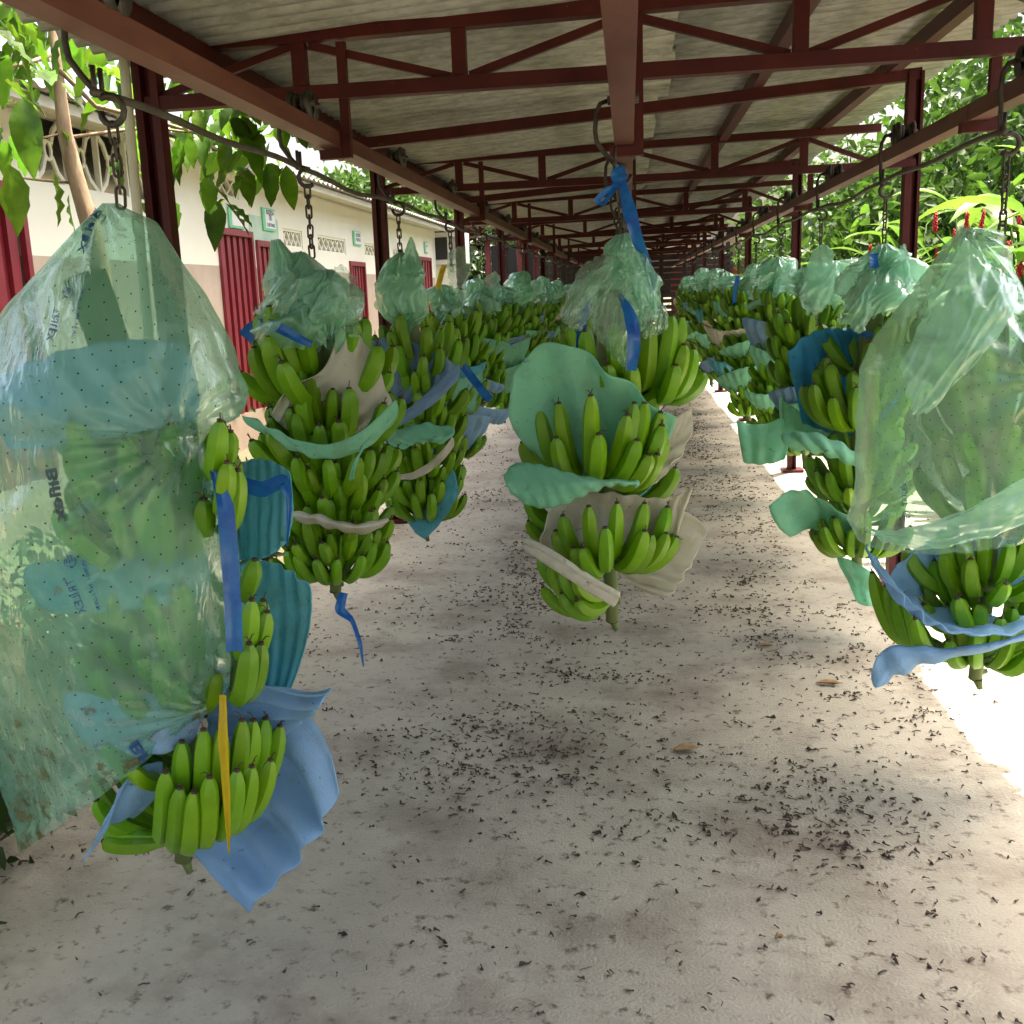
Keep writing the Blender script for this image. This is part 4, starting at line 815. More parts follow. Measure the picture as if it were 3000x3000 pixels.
# ------------------------------------------------------------------ ribbons
ribbon('Long blue plastic strip hanging beside the big printed bag', 'ribbon_blue', [(400, 885, 1.80), (425, 950, 1.77), (434, 1060, 1.76), (440, 1150, 1.76), (443, 1230, 1.76)], [.012, .032, .034, .032, .032], (0, .3), seed=1)
ribbon('Blue plastic strip crossing the upper teal foam sheet', 'ribbon_blue', [(452, 912, 1.95), (495, 925, 1.93), (535, 905, 1.93), (546, 940, 1.92), (542, 1030, 1.92)], [.03, .032, .028, .012, .003], (0, .6), seed=2)
ribbon('Yellow ribbon tied at the hem of the big printed bag', 'ribbon_yellow', [(420, 1312, 1.74), (421, 1400, 1.73), (426, 1480, 1.73), (430, 1550, 1.74), (432, 1612, 1.75)], [.014, .020, .016, .011, .003], (0, .3), seed=3)
bow = thing('ribbon', 'Blue plastic bow tied at the hook of the middle rail', 'ribbon', tuple(D(1175, 340, 3.15)), None)
ribbon('', 'ribbon_blue', [(1172, 312, 3.14), (1168, 330, 3.12), (1170, 352, 3.11)], [.02, .05, .03], (0, 0), 'bow_knot', 4, parent=bow)
ribbon('', 'ribbon_blue', [(1165, 350, 3.12), (1140, 362, 3.09), (1126, 380, 3.08), (1138, 384, 3.10), (1165, 352, 3.12)], [.015, .02, .022, .02, .012], (.3, .9), 'bow_loop', 5, parent=bow)
ribbon('', 'ribbon_blue', [(1175, 345, 3.11), (1188, 400, 3.07), (1205, 460, 3.06), (1222, 500, 3.05), (1236, 548, 3.05)], [.022, .04, .032, .026, .032], (0, .5), 'bow_tail', 6, parent=bow)
ribbon('Blue plastic strip down the front of the bag behind the bow', 'ribbon_blue', [(1168, 555, 2.99), (1190, 600, 2.93), (1196, 650, 2.92), (1190, 700, 2.95)], [.012, .036, .036, .03], (0, .2), seed=7)
ribbon('Blue plastic strip showing left of the middle rail bag', 'ribbon_blue', [(1112, 570, 3.08), (1098, 620, 3.08), (1092, 680, 3.1)], [.02, .026, .02], (0, .3), seed=8)
ribbon('Blue ribbon hanging from the stalk end of the full bunch', 'ribbon_blue', [(648, 1118, 3.05), (640, 1150, 3.03), (665, 1170, 3.02), (680, 1215, 3.02), (686, 1258, 3.02)], [.03, .034, .016, .014, .004], (0, .9), seed=9)
ribbon('Blue plastic band around the top of the full bunch', 'ribbon_blue', [(462, 640, 3.05), (500, 612, 2.98), (545, 628, 2.93), (590, 650, 2.95)], [.05, .036, .03, .02], (0, .2), seed=10)
ribbon('Blue strip slanting down over the fourth bunch by the building', 'ribbon_blue', [(848, 652, 5.5), (885, 705, 5.48), (925, 755, 5.46)], [.03, .045, .045], (0, .3), seed=11)
ribbon('Small blue tape on the bag with a raised corner', 'ribbon_blue', [(1648, 478, 4.33), (1649, 492, 4.32), (1650, 505, 4.31)], .032, (0, .1), seed=12)
ribbon('Blue band around the stalk below the raised corner bag', 'ribbon_blue', [(1625, 628, 4.40), (1655, 634, 4.36), (1690, 630, 4.40)], .025, (0, .2), seed=13)
ribbon('Thin bright blue strip on a garden rail bag', 'ribbon_blue', [(1392, 520, 8.6), (1388, 545, 8.6), (1385, 572, 8.6)], .035, (0, .5), seed=14)
ribbon('Yellow strip on the crumpled bag of the fourth bunch by the building', 'ribbon_yellow', [(838, 500, 5.62), (832, 520, 5.61), (826, 545, 5.6)], .03, (0, .2), seed=15)
ribbon('Pale strip hanging left of the middle rail bunch', 'ribbon_white', [(1090, 660, 3.1), (1090, 690, 3.1), (1094, 720, 3.1)], .012, (0, .5), seed=16)

# ------------------------------------------------------------------ floor litter
rg = np.random.default_rng(5)
def litter():
    V, Fq = [], []; cnt = 0
    def density(x, y): return .10+1.5*max(0, nz(x*1.3+3, y*1.1, 2))+1.3*max(0, nz(x*4.5, y*4.5, 7))**1.2
    n = 0
    while n < 12500:
        y = 1.7+13.5*rg.random()**1.2; x = rg.uniform(-1.75, 1.9)
        wgt = density(x, y)*(.22+math.exp(-((x+.38)/.30)**2)+.9*math.exp(-((x-.62)/.26)**2))*(1 if x < 1.1 else .15)*(1.3 if y > 2.4 else .8)
        if y < 2.6: wgt *= .28
        if rg.random() > wgt*1.1: continue
        for _ in range(1 if rg.random() < .6 else rg.integers(1, 4)):
            n += 1; xx = x+rg.normal(0, .02); yy = y+rg.normal(0, .02)
            a = rg.uniform(0, 6.28); Lh = rg.uniform(.006, .019) if rg.random() < .85 else rg.uniform(.018, .030); k = rg.normal(0, 70); r = rg.uniform(.0009, .0022)*(1 if rg.random() < .85 else 1.6); pts = []; p = np.array([xx, yy, .003]); hz = rg.uniform(.0, .003)
            ns = 4
            for i in range(ns+1):
                pts.append(p.copy()+np.array([0, 0, hz*math.sin(i/ns*PI)+rg.uniform(0, .002)])); a += k*Lh/ns*.9; p = p+np.array([math.cos(a), math.sin(a), 0])*Lh/ns*1.1
            b = len(V)
            head = rg.random() < .6
            for i, q in enumerate(pts):
                rr_ = r*(2.2 if (head and i >= ns-1) else 1); dx, dy = -math.sin(a)*rr_, math.cos(a)*rr_
                V.extend([(q[0]+dx, q[1]+dy, q[2]), (q[0], q[1], q[2]+rr_*1.6), (q[0]-dx, q[1]-dy, q[2])])
            for i in range(ns):
                for j in range(3): Fq.append((b+i*3+j, b+i*3+(j+1) % 3, b+i*3+3+(j+1) % 3, b+i*3+3+j))
    return arrmesh('flower_litter', np.array(V), np.array(Fq), 'litter')
lt = obj('flower_litter', litter()); tag(lt, 'dark dried flower tips scattered over the concrete floor', 'litter', kind='stuff')
def dead_leaf(label, x, y, L, wd, rz, seed):
    G = []
    for i in range(9):
        t = i/8; hw = wd*math.sin(PI*min(1, t*1.02+.02))**.8/2
        G.append([(L*(t-.5), hw*q, .004+.012*abs(q)*math.sin(t*PI)+.022*max(0, t-.75)+.004*nz(t*4, q*2, seed)) for q in (-1, -.5, 0, .5, 1)])
    o = MB().sheet(G, .0012).build('dry_leaf', 'leaf_dead', None, True); o.location = (x, y, .003); o.rotation_euler = (0, 0, rz); return tag(o, label, 'leaf')
p = at(1295*K, 1418*K, 'Z', 0); dead_leaf('Pale curled dry leaf on the open floor below the middle rail bunch', p[0], p[1], .085, .045, .2, 1)
p = at(1565*K, 1293*K, 'Z', 0); dead_leaf('Brown flat dry leaf on the floor near the sunlit edge', p[0], p[1], .10, .03, -.1, 2)
p = at(1445*K, 1222*K, 'Z', 0); dead_leaf('Small brown dry leaf among the dark flower litter', p[0], p[1], .07, .028, .05, 3)
p = at(1470*K, 1775*K, 'Z', 0); dead_leaf('Tiny dry leaf scrap alone on clean concrete', p[0], p[1], .022, .014, .3, 4)

# ------------------------------------------------------------------ building on the far side of the planting strip
BX = -4.4
bld = thing('building', 'long cream building with beige base, red doors and lattice vents', 'building', (BX, 14, 0))
doors = [(6.0, 7.19, 2.47), (10.91, 11.96, 2.375), (12.09, 13.08, 2.29), (16.35, 17.30, 2.15), (21.85, 23.4, 2.39)]
vents = [(13.18, 13.98, 2.25, 2.49, 4), (14.71, 16.22, 2.24, 2.48, 6), (17.45, 18.65, 2.26, 2.48, 5), (19.6, 20.75, 2.27, 2.48, 5), (11.1, 11.68, 2.72, 2.95, 2), (7.48, 9.5, 2.50, 3.06, 0)]
def wall_cells(y0, y1, z0, z1, holes, zsplit):
    ys = sorted({y0, y1, *[h[0] for h in holes], *[h[1] for h in holes]}); zs = sorted({z0, z1, zsplit, *[h[2] for h in holes], *[h[3] for h in holes]})
    up, dn = MB(), MB()
    for a, b in zip(ys[:-1], ys[1:]):
        for c, d in zip(zs[:-1], zs[1:]):
            if any(h[0] <= a+1e-6 and b <= h[1]+1e-6 and h[2] <= c+1e-6 and d <= h[3]+1e-6 for h in holes): continue
            (dn if d <= zsplit+1e-6 else up).box((BX-.08, (a+b)/2, (c+d)/2), (.16, b-a, d-c))
    return up, dn
holes = [(a, b, .3, c) for a, b, c in doors]+[(a, b, c, d) for a, b, c, d, n in vents]
up, dn = wall_cells(2.0, 23.95, -.1, 3.25, holes, 1.965)
up.build('wall', 'wall_cream', bld); dn.build('wall_base', 'wall_beige', bld)
ot = MB(); ot.box((-6.6, 24.03, 1.5), (4.4, .16, 3.4)); ot.box((-6.6, 1.92, 1.5), (4.4, .16, 3.4)); ot.box((-8.8, 13, 1.5), (.16, 22, 3.4)); ot.build('outer_wall', 'wall_cream', bld)
MB().box((-6.6, 13, .14), (4.3, 21.8, .3)).build('plinth', 'concrete', bld)
for (a, b, c) in doors:
    f = MB(); f.box((BX+.012, a+.03, (c+.3)/2), (.05, .06, c-.3)); f.box((BX+.012, b-.03, (c+.3)/2), (.05, .06, c-.3)); f.box((BX+.012, (a+b)/2, c-.035), (.052, b-a-.12, .07))
    dr = f.build('door', 'door_red', bld); n = 5; wd = (b-a-.12)/n
    MB().box((BX-.05, (a+b)/2, (c+.23)/2), (.02, b-a-.12, c-.37)).build('door_sheet', 'door_red', dr)
    for i in range(n): MB().box((BX-.02, a+.06+wd*(i+.5), (c+.23)/2), (.038, wd*.52, c-.372)).build('door_rib', 'door_red', dr)
for (a, b, c, d, n) in vents:
    f = MB(); e = .03
    f.box((BX-.06, (a+b)/2, c+e/2), (.09, b-a, e)); f.box((BX-.06, (a+b)/2, d-e/2), (.09, b-a, e)); f.box((BX-.06, a+e/2, (c+d)/2), (.09, e, d-c-2*e)); f.box((BX-.06, b-e/2, (c+d)/2), (.09, e, d-c-2*e))
    vt = f.build('vent', 'wall_cream', bld)
    if n:
        cw = (b-a-2*e)/n
        for i in range(n):
            y0 = a+e+cw*i
            for q in (0, 1): MB().beam((BX-.05-.012*q, y0+.01 if q else y0+cw-.01, c+e), (BX-.05-.012*q, y0+cw-.01 if q else y0+.01, d-e), .05, .026).build('lattice_bar', 'wall_cream', vt)
    else:
        nb = 4; cw = (b-a)/nb; zc = (c+d)/2; hh = (d-c)/2
        for i in range(nb):
            y0 = a+cw*(i+.5); q = MB()
            for sy in (-1, 1):
                for sz in (-1, 1):
                    q.tube([(BX-.05, y0+sy*cw*.5, zc+sz*hh*.95), (BX-.05, y0+sy*cw*.22, zc+sz*hh*.58), (BX-.05, y0+sy*cw*.09, zc+sz*hh*.16)], .022, 6)
            q.tube([(BX-.05, y0+math.cos(t)*.05, zc+math.sin(t)*.07) for t in np.linspace(0, 2*PI, 12, endpoint=False)], .016, 6, True)
            q.box((BX-.05, y0-cw*.5+.012, zc), (.05, .024, hh*1.9))
            q.build('lattice_bar', 'wall_cream', vt)
MB().box((BX+.003, 12.45, 2.40), (.004, 1.05, .36)).build('paint_patch', 'green_stain', bld)
G = []
for i in range(900):
    y = 1.5+i*.0254; G.append([(-3.86, y, 3.03+.018*math.sin(i*PI/4)), (-6.6, y, 3.62+.018*math.sin(i*PI/4)), (-9.0, y, 3.6+.018*math.sin(i*PI/4))])
MB().sheet(G, .006).build('roof', 'zinc', bld, True)
fa = MB(); fa.box((-3.98, 12.9, 2.97), (.03, 22.4, .07)); fa.box((-4.19, 12.9, 3.02), (.36, 22.4, .02)); fa.build('fascia', 'pvc', bld)
def sign(label, ya, yb, za, zb, lines):
    root = thing('sign', label, 'sign', (BX+.03, (ya+yb)/2, za), 'small green and white signs on the cream building')
    MB().box((BX+.015, (ya+yb)/2, (za+zb)/2), (.02, yb-ya, zb-za)).build('board', 'sign_green', root)
    MB().box((BX+.028, (ya+yb)/2+.02, (za+zb)/2+.005), (.006, (yb-ya)*.78, (zb-za)*.82)).build('paper', 'sign_white', root)
    for t, hz_, fy in lines:
        V, Fc = text_mesh(t, .02); s_ = (yb-ya)*.62/max(V[:, 0].max(), 3.6); b = MB(); yc = (ya+yb)/2-V[:, 0].max()*s_/2+.02
        b.v = [(BX+.034, yc+v[0]*s_, za+(zb-za)*fy+v[1]*s_*1.1) for v in V]
        for f in Fc: b.face(f)
        b.build('lettering', 'sign_ink', root)
sign('Green framed white notice half hidden by a leaf above the first door', 11.27, 11.72, 2.39, 2.62, [])
sign('White notice with dark lettering above the second red door', 12.38, 12.84, 2.42, 2.69, [('BODEGA', 1, .72), ('DE', 1, .48), ('CARTONES', 1, .18)])
sign('Green framed notice above the narrow red door', 16.67, 17.14, 2.41, 2.64, [('ACOPIO', 1, .6), ('PLASTICO', 1, .3)])
sign('Small notice at the far end of the cream building', 22.7, 23.06, 2.48, 2.72, [('AREA', 1, .55)])
ac = thing('cabinet', 'White wall cabinet with dark mesh panels at the building end', 'cabinet', (-4.2, 24.4, 2.2))
MB().box((-4.15, 24.45, 2.62), (.9, .6, .72)).build('case', 'white_paint', ac); MB().box((-4.3, 24.14, 2.62), (.36, .02, .5)).build('mesh_panel', 'dark_panel', ac); MB().box((-3.89, 24.14, 2.62), (.3, .02, .5)).build('mesh_panel', 'zinc', ac); MB().box((-4.15, 24.45, 1.1), (.7, .4, 2.3)).build('stand', 'wall_cream', ac)
pp = thing('drain_pipe', 'Cream plastic pipe running beside the first post by the building', 'pipe', (-1.66, 3.4, 0))
MB().tube([(-1.63, 3.38, 2.40), (-1.635, 3.38, 2.1), (-1.655, 3.39, 1.2), (-1.66, 3.4, 0)], .017, 10).build('pipe', 'pvc', pp, True)
cp = thing('conduit', 'Pale horizontal pipe crossing above the building eave', 'pipe', (-3.0, 4.4, 2.6))
MB().tube([tuple(at(20, 165, 'Y', 5.2)), tuple(at(200, 170, 'Y', 5.2)), tuple(at(420, 140, 'Y', 5.2))], .022, 8).build('pipe', 'pvc', cp, True)

# far canopy, machine frame and slatted end wall
fc = thing('canopy', 'Far grey canopy with thin red trusses behind the cream building', 'canopy', (-5.5, 29, 0))
G = [[(x, 27+i*.25, 3.15+.10*(x+3)+.02*math.sin(i*2.2)) for x in (-3.0, -7, -11)] for i in range(40)]
MB().sheet([[ (p[0], p[1], 3.35-.08*(p[0]+3)) for p in r_] for r_ in G], .01).build('roof', 'zinc', fc)
for yy in (27.2, 31):
    t_ = MB().beam((-3.0, yy, 3.0), (-9, yy, 3.0), .06, .06); t_.beam((-3.0, yy, 3.3), (-9, yy, 3.7), .06, .06); t_.build('truss', 'far_red', fc)
    for i in range(8): MB().beam((-3.1-i*.7, yy, 3.03), (-3.1-(i+.5)*.7, yy, 3.34+.03*i), .04, .04).build('brace', 'far_red', fc); MB().beam((-3.1-(i+.5)*.7, yy, 3.34+.03*i), (-3.1-(i+1)*.7, yy, 3.03), .04, .04).build('brace', 'far_red', fc)
for xx in (-3.1, -8.8): MB().box((xx, 27.2, 1.5), (.12, .12, 3.1)).build('post', 'far_red', fc)
mf = thing('control_booth', 'Dark red steel booth with black windows beyond the cream building', 'booth', (-2.2, 19, 0))
bx0, bx1 = at(1430, 760, 'Y', 19)[0], at(1570, 760, 'Y', 19)[0]
fr = MB()
for x in np.linspace(bx0, bx1, 4): fr.box((x, 19, 1.25), (.09, .09, 2.5))
fr.build('frame', 'far_red', mf)
for z in (1.45, 1.25, 1.05, .8): MB().box(((bx0+bx1)/2, 18.97, z), (bx1-bx0, .05, .06)).build('cross_rail', 'far_red', mf)
for i in range(3): MB().box((bx0+(bx1-bx0)*(i+.5)/3, 19.02, 1.95), ((bx1-bx0)/3-.12, .04, .85)).build('window', 'dark_panel', mf)
MB().box(((bx0+bx1)/2, 19.3, 2.5), (bx1-bx0+.3, 1.0, .06)).build('roof', 'far_dark', mf); MB().box(((bx0+bx1)/2, 19.06, .6), (bx1-bx0, .03, 1.2)).build('panel', 'far_dark', mf)
ew = thing('slatted_wall', 'Dark slatted wall closing the far end of the shed', 'wall', (0, 24.5, 0))
for x in np.linspace(-2.2, 2.2, 7): MB().box((x, 24.55, 1.3), (.09, .07, 2.6)).build('upright', 'far_dark', ew)
rs = random.Random(3)
for i in range(15): MB().box((0, 24.5, .35+i*.138), (4.6, .03, .10+rs.uniform(-.015, .02))).build('slat', 'far_dark', ew)
crt = thing('packing_house', 'Dark packing house roof and beams behind the slatted wall', 'building', (0, 30, 0))
MB().box((0, 33, 2.75), (9, 5, .08)).build('roof', 'zinc', crt); MB().box((-2.6, 36, 1.3), (3, .1, 2.7)).build('wall', 'far_dark', crt); MB().box((2.9, 36, 1.0), (3, .1, 2.0)).build('wall', 'far_red', crt)

# ------------------------------------------------------------------ plants
def leaf_cloud(name, C, size, mt, parent, seed, droop=.4, wd=.42, up=.4):
    r = np.random.default_rng(seed); n = len(C); L = size*r.uniform(.6, 1.25, n)[:, None]
    d = r.normal(size=(n, 3)); d[:, 2] -= droop; d /= np.linalg.norm(d, axis=1)[:, None]
    nn = r.normal(size=(n, 3)); nn[:, 2] += up; s_ = np.cross(d, nn); s_ /= np.linalg.norm(s_, axis=1)[:, None]; nn = np.cross(s_, d)
    f = nn*.12*L; W = s_*L*wd/2
    V = np.stack([C, C+d*L*.35+W+f, C+d*L*.75+W*.7+f*.6, C+d*L, C+d*L*.75-W*.7+f*.6, C+d*L*.35-W+f], 1).reshape(-1, 3)
    b = np.arange(n)[:, None]*6; Fq = np.concatenate([b+np.array([0, 1, 2, 3]), b+np.array([0, 3, 4, 5])])
    return obj(name, arrmesh(name, V, Fq, mt), parent)
def blob_pts(n, c, rad, seed, clumps=26, tight=.32):
    r = np.random.default_rng(seed); k = r.normal(size=(clumps, 3)); k /= np.linalg.norm(k, axis=1)[:, None]; k *= r.uniform(.35, 1, clumps)[:, None]
    p = k[r.integers(0, clumps, n)]+r.normal(size=(n, 3))*tight
    return np.array(c)+p*np.array(rad)
def tree(label, c, rad, n, size, mt, seed, trunk_r=.1, group='trees around the shed', name='tree', wd=.45):
    base = (c[0], c[1], -.1); root = thing(name, label, 'tree', base, group); r = random.Random(seed)
    t = MB(); top = c[2]+rad[2]*.3
    t.tube([(c[0], c[1], -.1), (c[0]+.1, c[1], c[2]*.5), (c[0]-.05, c[1]+.1, top)], [trunk_r, trunk_r*.8, trunk_r*.4], 8)
    for i in range(6):
        a = r.uniform(0, 6.28); z = c[2]*.6+i*.15*rad[2]*.6
        t.tube([(c[0], c[1], z), (c[0]+math.cos(a)*rad[0]*.4, c[1]+math.sin(a)*rad[1]*.4, z+rad[2]*.2), (c[0]+math.cos(a)*rad[0]*.8, c[1]+math.sin(a)*rad[1]*.8, z+rad[2]*.35)], [trunk_r*.4, trunk_r*.25, trunk_r*.08], 6)
    t.build('trunk', 'bark', root, True)
    leaf_cloud('crown', blob_pts(n, c, rad, seed), size, mt, root, seed+1, wd=wd)
    return root
# garden side
gt = [((4.6, 6.6, 1.7), (.8, 1.0, 1.1), 3000, .13, 'leaf_vine'), ((3.55, 9.6, 1.9), (.8, 1.3, 1.1), 5200, .13, 'leaf_vine'), ((2.7, 12.2, 1.5), (.75, 1.6, 1.1), 5200, .14, 'leaf_vine'), ((2.9, 15.8, 1.5), (.8, 1.8, 1.2), 4200, .15, 'leaf_dark'), ((3.0, 20, 1.5), (1, 2.2, 1.3), 3600, .18, 'leaf_vine'),
      ((4.2, 9.0, 2.6), (1.1, 1.5, .8), 4200, .14, 'leaf_dark'), ((4.4, 12.5, 3.0), (1.3, 2, 1.2), 5000, .16, 'leaf_vine'), ((5.8, 11, 2.2), (1.2, 2, 2.0), 5200, .17, 'leaf_dark'), ((6.5, 15.5, 2.6), (1.8, 2.4, 2.2), 5200, .2, 'leaf_dark'), ((7.6, 20, 3), (2.2, 3, 2.8), 5000, .26, 'leaf_dark'), ((4.6, 25, 2.6), (2, 3, 2.2), 4000, .25, 'leaf_vine')]
gl_ = ['Low leafy tree arching behind the red ginger flowers', 'Broad vine covered tree touching the garden side posts', 'Second vine covered tree along the garden side posts', 'Dark leafy tree behind the third garden side post', 'Pale green tree at the far garden side posts', 'Dark leafy tree leaning over the vine covered tree', 'Tall light green tree above the garden vines', 'Dark tree standing behind the ginger plants', 'Large dark tree behind the garden vines', 'Tallest dark tree far beyond the garden', 'Light green tree beyond the far end of the garden']
for i, (c, rd, n, sz, mt_) in enumerate(gt): tree(gl_[i], c, rd, n, sz, mt_, 900+i*5, .07)
# behind the building
for i, (c, rd, n, sz, lb) in enumerate([((-7.0, 27, 4.1), (1.5, 1.6, .6), 2600, .26, 'Round bright tree crown rising behind the cream building roof'), ((-2.6, 27.0, 2.2), (1.0, 1.6, 1.3), 3200, .2, 'Leafy tree between the cabinet and the dark red booth'), ((-5, 33, 3.5), (3, 2, 2.5), 3000, .35, 'Large tree beyond the far grey canopy')]):
    tree(lb, c, rd, n, sz, 'leaf_vine' if i != 1 else 'leaf_dark', 980+i*7, .12)
pm = thing('palm', 'Small palm with drooping fronds beside the dark red booth', 'palm', (-2.75, 21, 0), None); r_ = random.Random(8)
MB().tube([(-2.75, 21, -.1), (-2.72, 21, .7), (-2.7, 21, 1.3)], [.1, .08, .05], 8).build('trunk', 'bark', pm, True)
for i in range(11):
    a = i*.57; sp = [np.array([-2.7+math.cos(a)*1.1*t, 21+math.sin(a)*1.1*t, 1.3+.75*t-1.1*t*t+.2*r_.random()*t]) for t in np.linspace(0, 1, 9)]
    f_ = MB().tube(sp, .008, 4)
    for k, q in enumerate(sp[1:]):
        for s_ in (-1, 1):
            e = q+np.array([-math.sin(a)*s_*.26, math.cos(a)*s_*.26, -.16])+(q-sp[k])*1.2; sdv = (q-sp[k])*.22; b_ = len(f_.v); f_.v += [tuple(q-sdv), tuple(q+sdv), tuple(e)]; f_.face((b_, b_+1, b_+2))
    f_.build('frond', 'leaf_ginger', pm)
# ginger plants
def strap_leaf(L, wd, a0, bend, seed):
    G = []; p = np.zeros(2)
    for i in range(9):
        t = i/8; a = a0-bend*t; hw = wd*(math.sin(PI*min(1, t*.97+.03)))**.7/2
        G.append([(p[0], q*hw, p[1]+abs(q)*hw*.35) for q in (-1, 0, 1)]); p = p+np.array([math.cos(a), math.sin(a)])*L/8
    return MB().grid(G).mesh('leaf', 'leaf_ginger', True)
SL = [strap_leaf(.55+.06*q, .085+.008*q, .95-.1*q, 1.0+.25*q, q) for q in range(4)]
def spike():
    b = MB(); b.tube([(0, 0, 0), (0, 0, .2)], [.008, .006], 6)
    for i in range(26):
        z = .01+i*.0075; a = i*2.4; r = .026*(1-.6*i/26); b.tube([(math.cos(a)*.006, math.sin(a)*.006, z), (math.cos(a)*r, math.sin(a)*r, z+.018), (math.cos(a)*r*.9, math.sin(a)*r*.9, z+.036)], [.006, .010, .002], 5)
    return b.mesh('flower', 'ginger_red', True)
SPK = spike()
gp = [(2.55, 7.0), (2.9, 7.9), (2.6, 8.5), (3.3, 7.3), (2.45, 9.9), (3.0, 9.3), (2.35, 11.4), (3.7, 8.3), (2.3, 6.1)]
fl = [[(1855, 385), (1905, 375)], [(1795, 425), (1770, 395)], [(1720, 490), (1700, 455)], [(1932, 395), (1900, 455)], [(1660, 455), (1640, 460)], [(1735, 465), (1765, 455)], [(1570, 462), (1580, 520)], [(1820, 400), (1880, 490)], [(1910, 500), (1925, 470)]]
for i, (x, y) in enumerate(gp):
    rg_ = random.Random(60+i); root = thing('ginger_plant', ['Red ginger plant beside the film wrapped bunch', 'Red ginger plant with two tall red spikes behind the wrap', 'Red ginger plant just behind the first garden post', 'Red ginger plant growing highest at the shed opening', 'Red ginger plant behind the second garden post', 'Red ginger plant between the garden post and the vines', 'Red ginger plant under the vine covered tree', 'Red ginger plant in front of the dark tree', 'Low red ginger plant at the edge of the concrete'][i], 'plant', (x, y, -.1), 'red ginger plants in the garden')
    stem = MB()
    for s_ in range(10):
        a = rg_.uniform(0, 6.28); ln = rg_.uniform(.05, .35); h = rg_.uniform(1.2, 1.95); tip = np.array([x+math.cos(a)*ln, y+math.sin(a)*ln, h]); stem.tube([(x+math.cos(a)*.08, y+math.sin(a)*.08, -.1), tuple((np.array([x, y, 0])+tip)/2), tuple(tip)], [.012, .011, .007], 6)
        for k in range(7):
            t = .45+.55*k/6; q = np.array([x, y, -.1])*(1-t)+tip*t; o = bpy.data.objects.new('leaf', rg_.choice(SL)); COL.objects.link(o); o.parent = root; o.matrix_parent_inverse = Matrix.Translation(-WL[root.name]); o.location = q; o.rotation_euler = (rg_.uniform(-.3, .3), rg_.uniform(-.35, .25), a+(PI if k % 2 else 0)+rg_.uniform(-.9, .9)); sc = rg_.uniform(.75, 1.1); o.scale = (sc, sc, sc)
    stem.build('stem', 'leaf_vine', root, True)
    for (fx, fy) in fl[i]:
        q = D(fx, fy, y); q = np.array([q[0], y+rg_.uniform(-.1, .1), q[2]-.16]); MB().tube([(x, y, .6), tuple((np.array([x, y, .9])+q)/2), tuple(q)], .007, 5).build('flower_stem', 'leaf_vine', root, True)
        o = bpy.data.objects.new('flower', SPK); COL.objects.link(o); o.parent = root; o.matrix_parent_inverse = Matrix.Translation(-WL[root.name]); o.location = q; o.rotation_euler = (rg_.uniform(-.2, .2), rg_.uniform(-.1, .25), rg_.uniform(0, 6)); s_ = rg_.uniform(.5, .72); o.scale = (s_, s_, s_)
# broad-leaved tree between shed and building
bt = thing('broad_leaf_tree', 'Slender broad leaved tree between the shed and cream building', 'tree', (-2.05, 3.9, -.1))
tp = [D(172, 430, 3.9), D(165, 410, 3.9), D(142, 330, 3.9), D(122, 250, 3.9), D(112, 160, 3.92), D(100, 60, 3.95)]
trk = [np.array([-1.95, 3.9, -.1]), np.array([-1.98, 3.9, .9])]+tp+[tp[-1]+np.array([-.05, .05, .5])]
MB().tube(trk, [.05, .045, .038, .036, .033, .029, .022, .015, .008], 10).build('trunk', 'bark', bt, True)
for pts, r0 in (([(138, 345, 3.9), (80, 340, 3.8), (30, 335, 3.7)], .006), ([(125, 260, 3.9), (200, 250, 4.1), (280, 240, 4.3), (360, 250, 4.4)], .008), ([(150, 370, 3.9), (200, 410, 4.0), (175, 440, 4.0)], .005), ([(110, 130, 3.9), (180, 200, 4.1), (300, 230, 4.4), (430, 270, 4.5)], .009), ([(105, 100, 3.9), (50, 120, 3.7), (0, 130, 3.6)], .008), ([(125, 250, 3.9), (60, 265, 3.8), (20, 250, 3.7)], .005)):
    MB().tube([D(*q) for q in pts], [r0]*(len(pts)-1)+[r0*.5], 6).build('branch', 'bark', bt, True)
def broad_leaf(L, wd, curl, seed):
    G = []
    for i in range(9):
        t = i/8; hw = wd*(math.sin(PI*t**.85)+.02)**.85/2
        z = -curl*L*t*t
        G.append([(L*t, q*hw, z+abs(q)*hw*.28+.006*math.sin(t*22)*abs(q)) for q in (-1, -.5, 0, .5, 1)])
    return MB().grid(G).mesh('leaf', 'leaf_vine' if seed == 5 else 'leaf_big', True)
BL = [broad_leaf(.135+.018*(q//2), .058+.007*(q//2), .15+.12*(q//2), q) for q in range(6)]
rg_ = random.Random(77); spots = []
def region(n, cx, cy, rx, ry, Y0, Y1, sc=1.0, pitch=(.5, 1.2)):
    for _ in range(n):
        a = rg_.uniform(0, 6.28); q = math.sqrt(rg_.random()); spots.append((cx+rx*q*math.cos(a), cy+ry*q*math.sin(a), rg_.uniform(Y0, Y1), sc*rg_.uniform(.75, 1.25), rg_.uniform(*pitch)))
region(9, 25, 60, 60, 70, 3.2, 3.9, 1.15); region(4, 15, 170, 40, 50, 3.1, 3.7, 1.15); region(9, 120, 110, 60, 70, 3.6, 4.1); region(14, 230, 190, 60, 60, 4.0, 4.6)
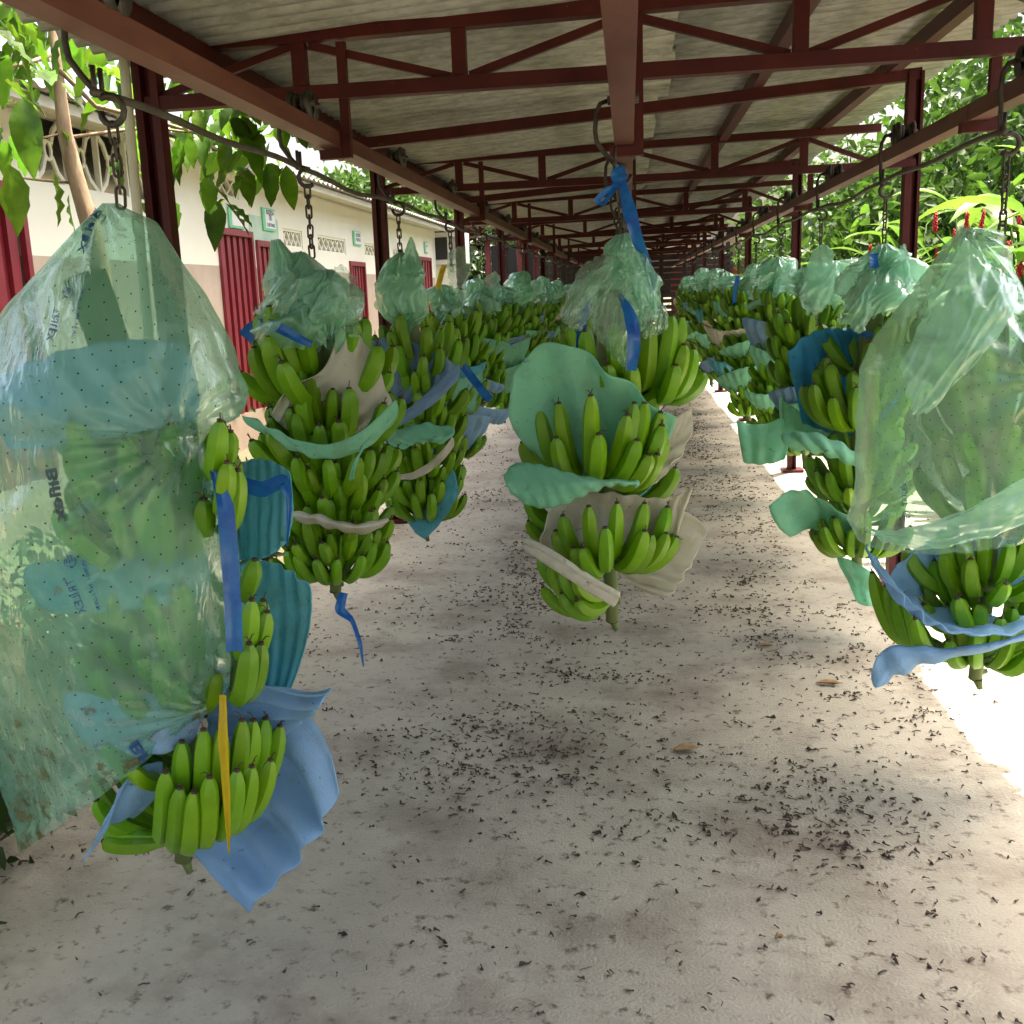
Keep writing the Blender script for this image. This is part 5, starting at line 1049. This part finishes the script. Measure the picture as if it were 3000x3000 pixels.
region(24, 435, 235, 80, 55, 4.1, 4.9, 1.0, (.2, 1.2)); region(11, 385, 300, 55, 60, 4.1, 4.7, 1.05, (.3, 1.3)); region(10, 480, 300, 60, 50, 4.2, 4.8, 1.05); region(12, 255, 300, 45, 70, 4.1, 4.6); region(6, 10, 320, 25, 80, 3.2, 3.6, 1.1, (.9, 1.4)); region(5, 300, 400, 50, 40, 4.2, 4.5); region(5, 400, 400, 40, 30, 4.2, 4.6)
spots += [(98, 340, 3.7, 1.5, 1.45), (130, 385, 3.7, 1.15, 1.5), (405, 395, 4.3, 1.3, .7), (505, 325, 4.5, 1.2, 1.4), (540, 330, 4.55, 1.1, 1.4), (70, 150, 3.4, 1.4, .3)]
for (x, y, Yy, sc, pt) in spots:
    o = bpy.data.objects.new('leaf', rg_.choice(BL)); COL.objects.link(o); o.parent = bt; o.matrix_parent_inverse = Matrix.Translation(-WL[bt.name]); o.location = D(x, y-18, Yy); o.rotation_euler = (rg_.uniform(-.5, .5), pt, rg_.uniform(0, 6.28)); o.scale = (sc, sc, sc)
leaf_cloud('crown', np.concatenate([blob_pts(200, D(60, 20, 4.4), (.5, .5, .4), 5, 14), blob_pts(70, D(420, 210, 5.0), (.4, .4, .25), 6, 12), blob_pts(3200, (-2.75, 2.6, 3.7), (.95, 1.7, .55), 9, 30)]), .17, 'leaf_big', bt, 3, .6, .48)  # last blob: unseen crown added overhead to shade the strip behind the bag
# low plants along the floor edge
for i, (x, y) in enumerate([(-1.98, 2.35), (-2.2, 2.9), (-2.05, 3.5), (-2.0, 1.75), (-2.35, 4.2), (-2.2, 4.9), (-2.45, 5.7)]):
    root = thing('shrub', ['Low dark shrub at the floor edge behind the printed bag', 'Second low shrub along the planting strip by the building', 'Low shrub at the foot of the broad leaved tree', 'Low dark shrub nearest the open end of the planting strip', 'Low shrub behind the broad leaved tree', 'Low shrub midway along the planting strip', 'Low shrub farther along the planting strip'][i], 'shrub', (x, y, -.1), 'low shrubs in the planting strip')
    st = MB(); r_ = random.Random(i)
    for k in range(6): a = r_.uniform(0, 6.28); st.tube([(x, y, -.1), (x+math.cos(a)*.1, y+math.sin(a)*.1, .15), (x+math.cos(a)*.22, y+math.sin(a)*.22, .3)], [.006, .005, .003], 5)
    st.build('stem', 'bark', root); leaf_cloud('foliage', blob_pts(900, (x, y, .26), (.34, .42, .30), 20+i, 20, .4), .085, 'leaf_dark', root, 40+i, .2, .4, .8)
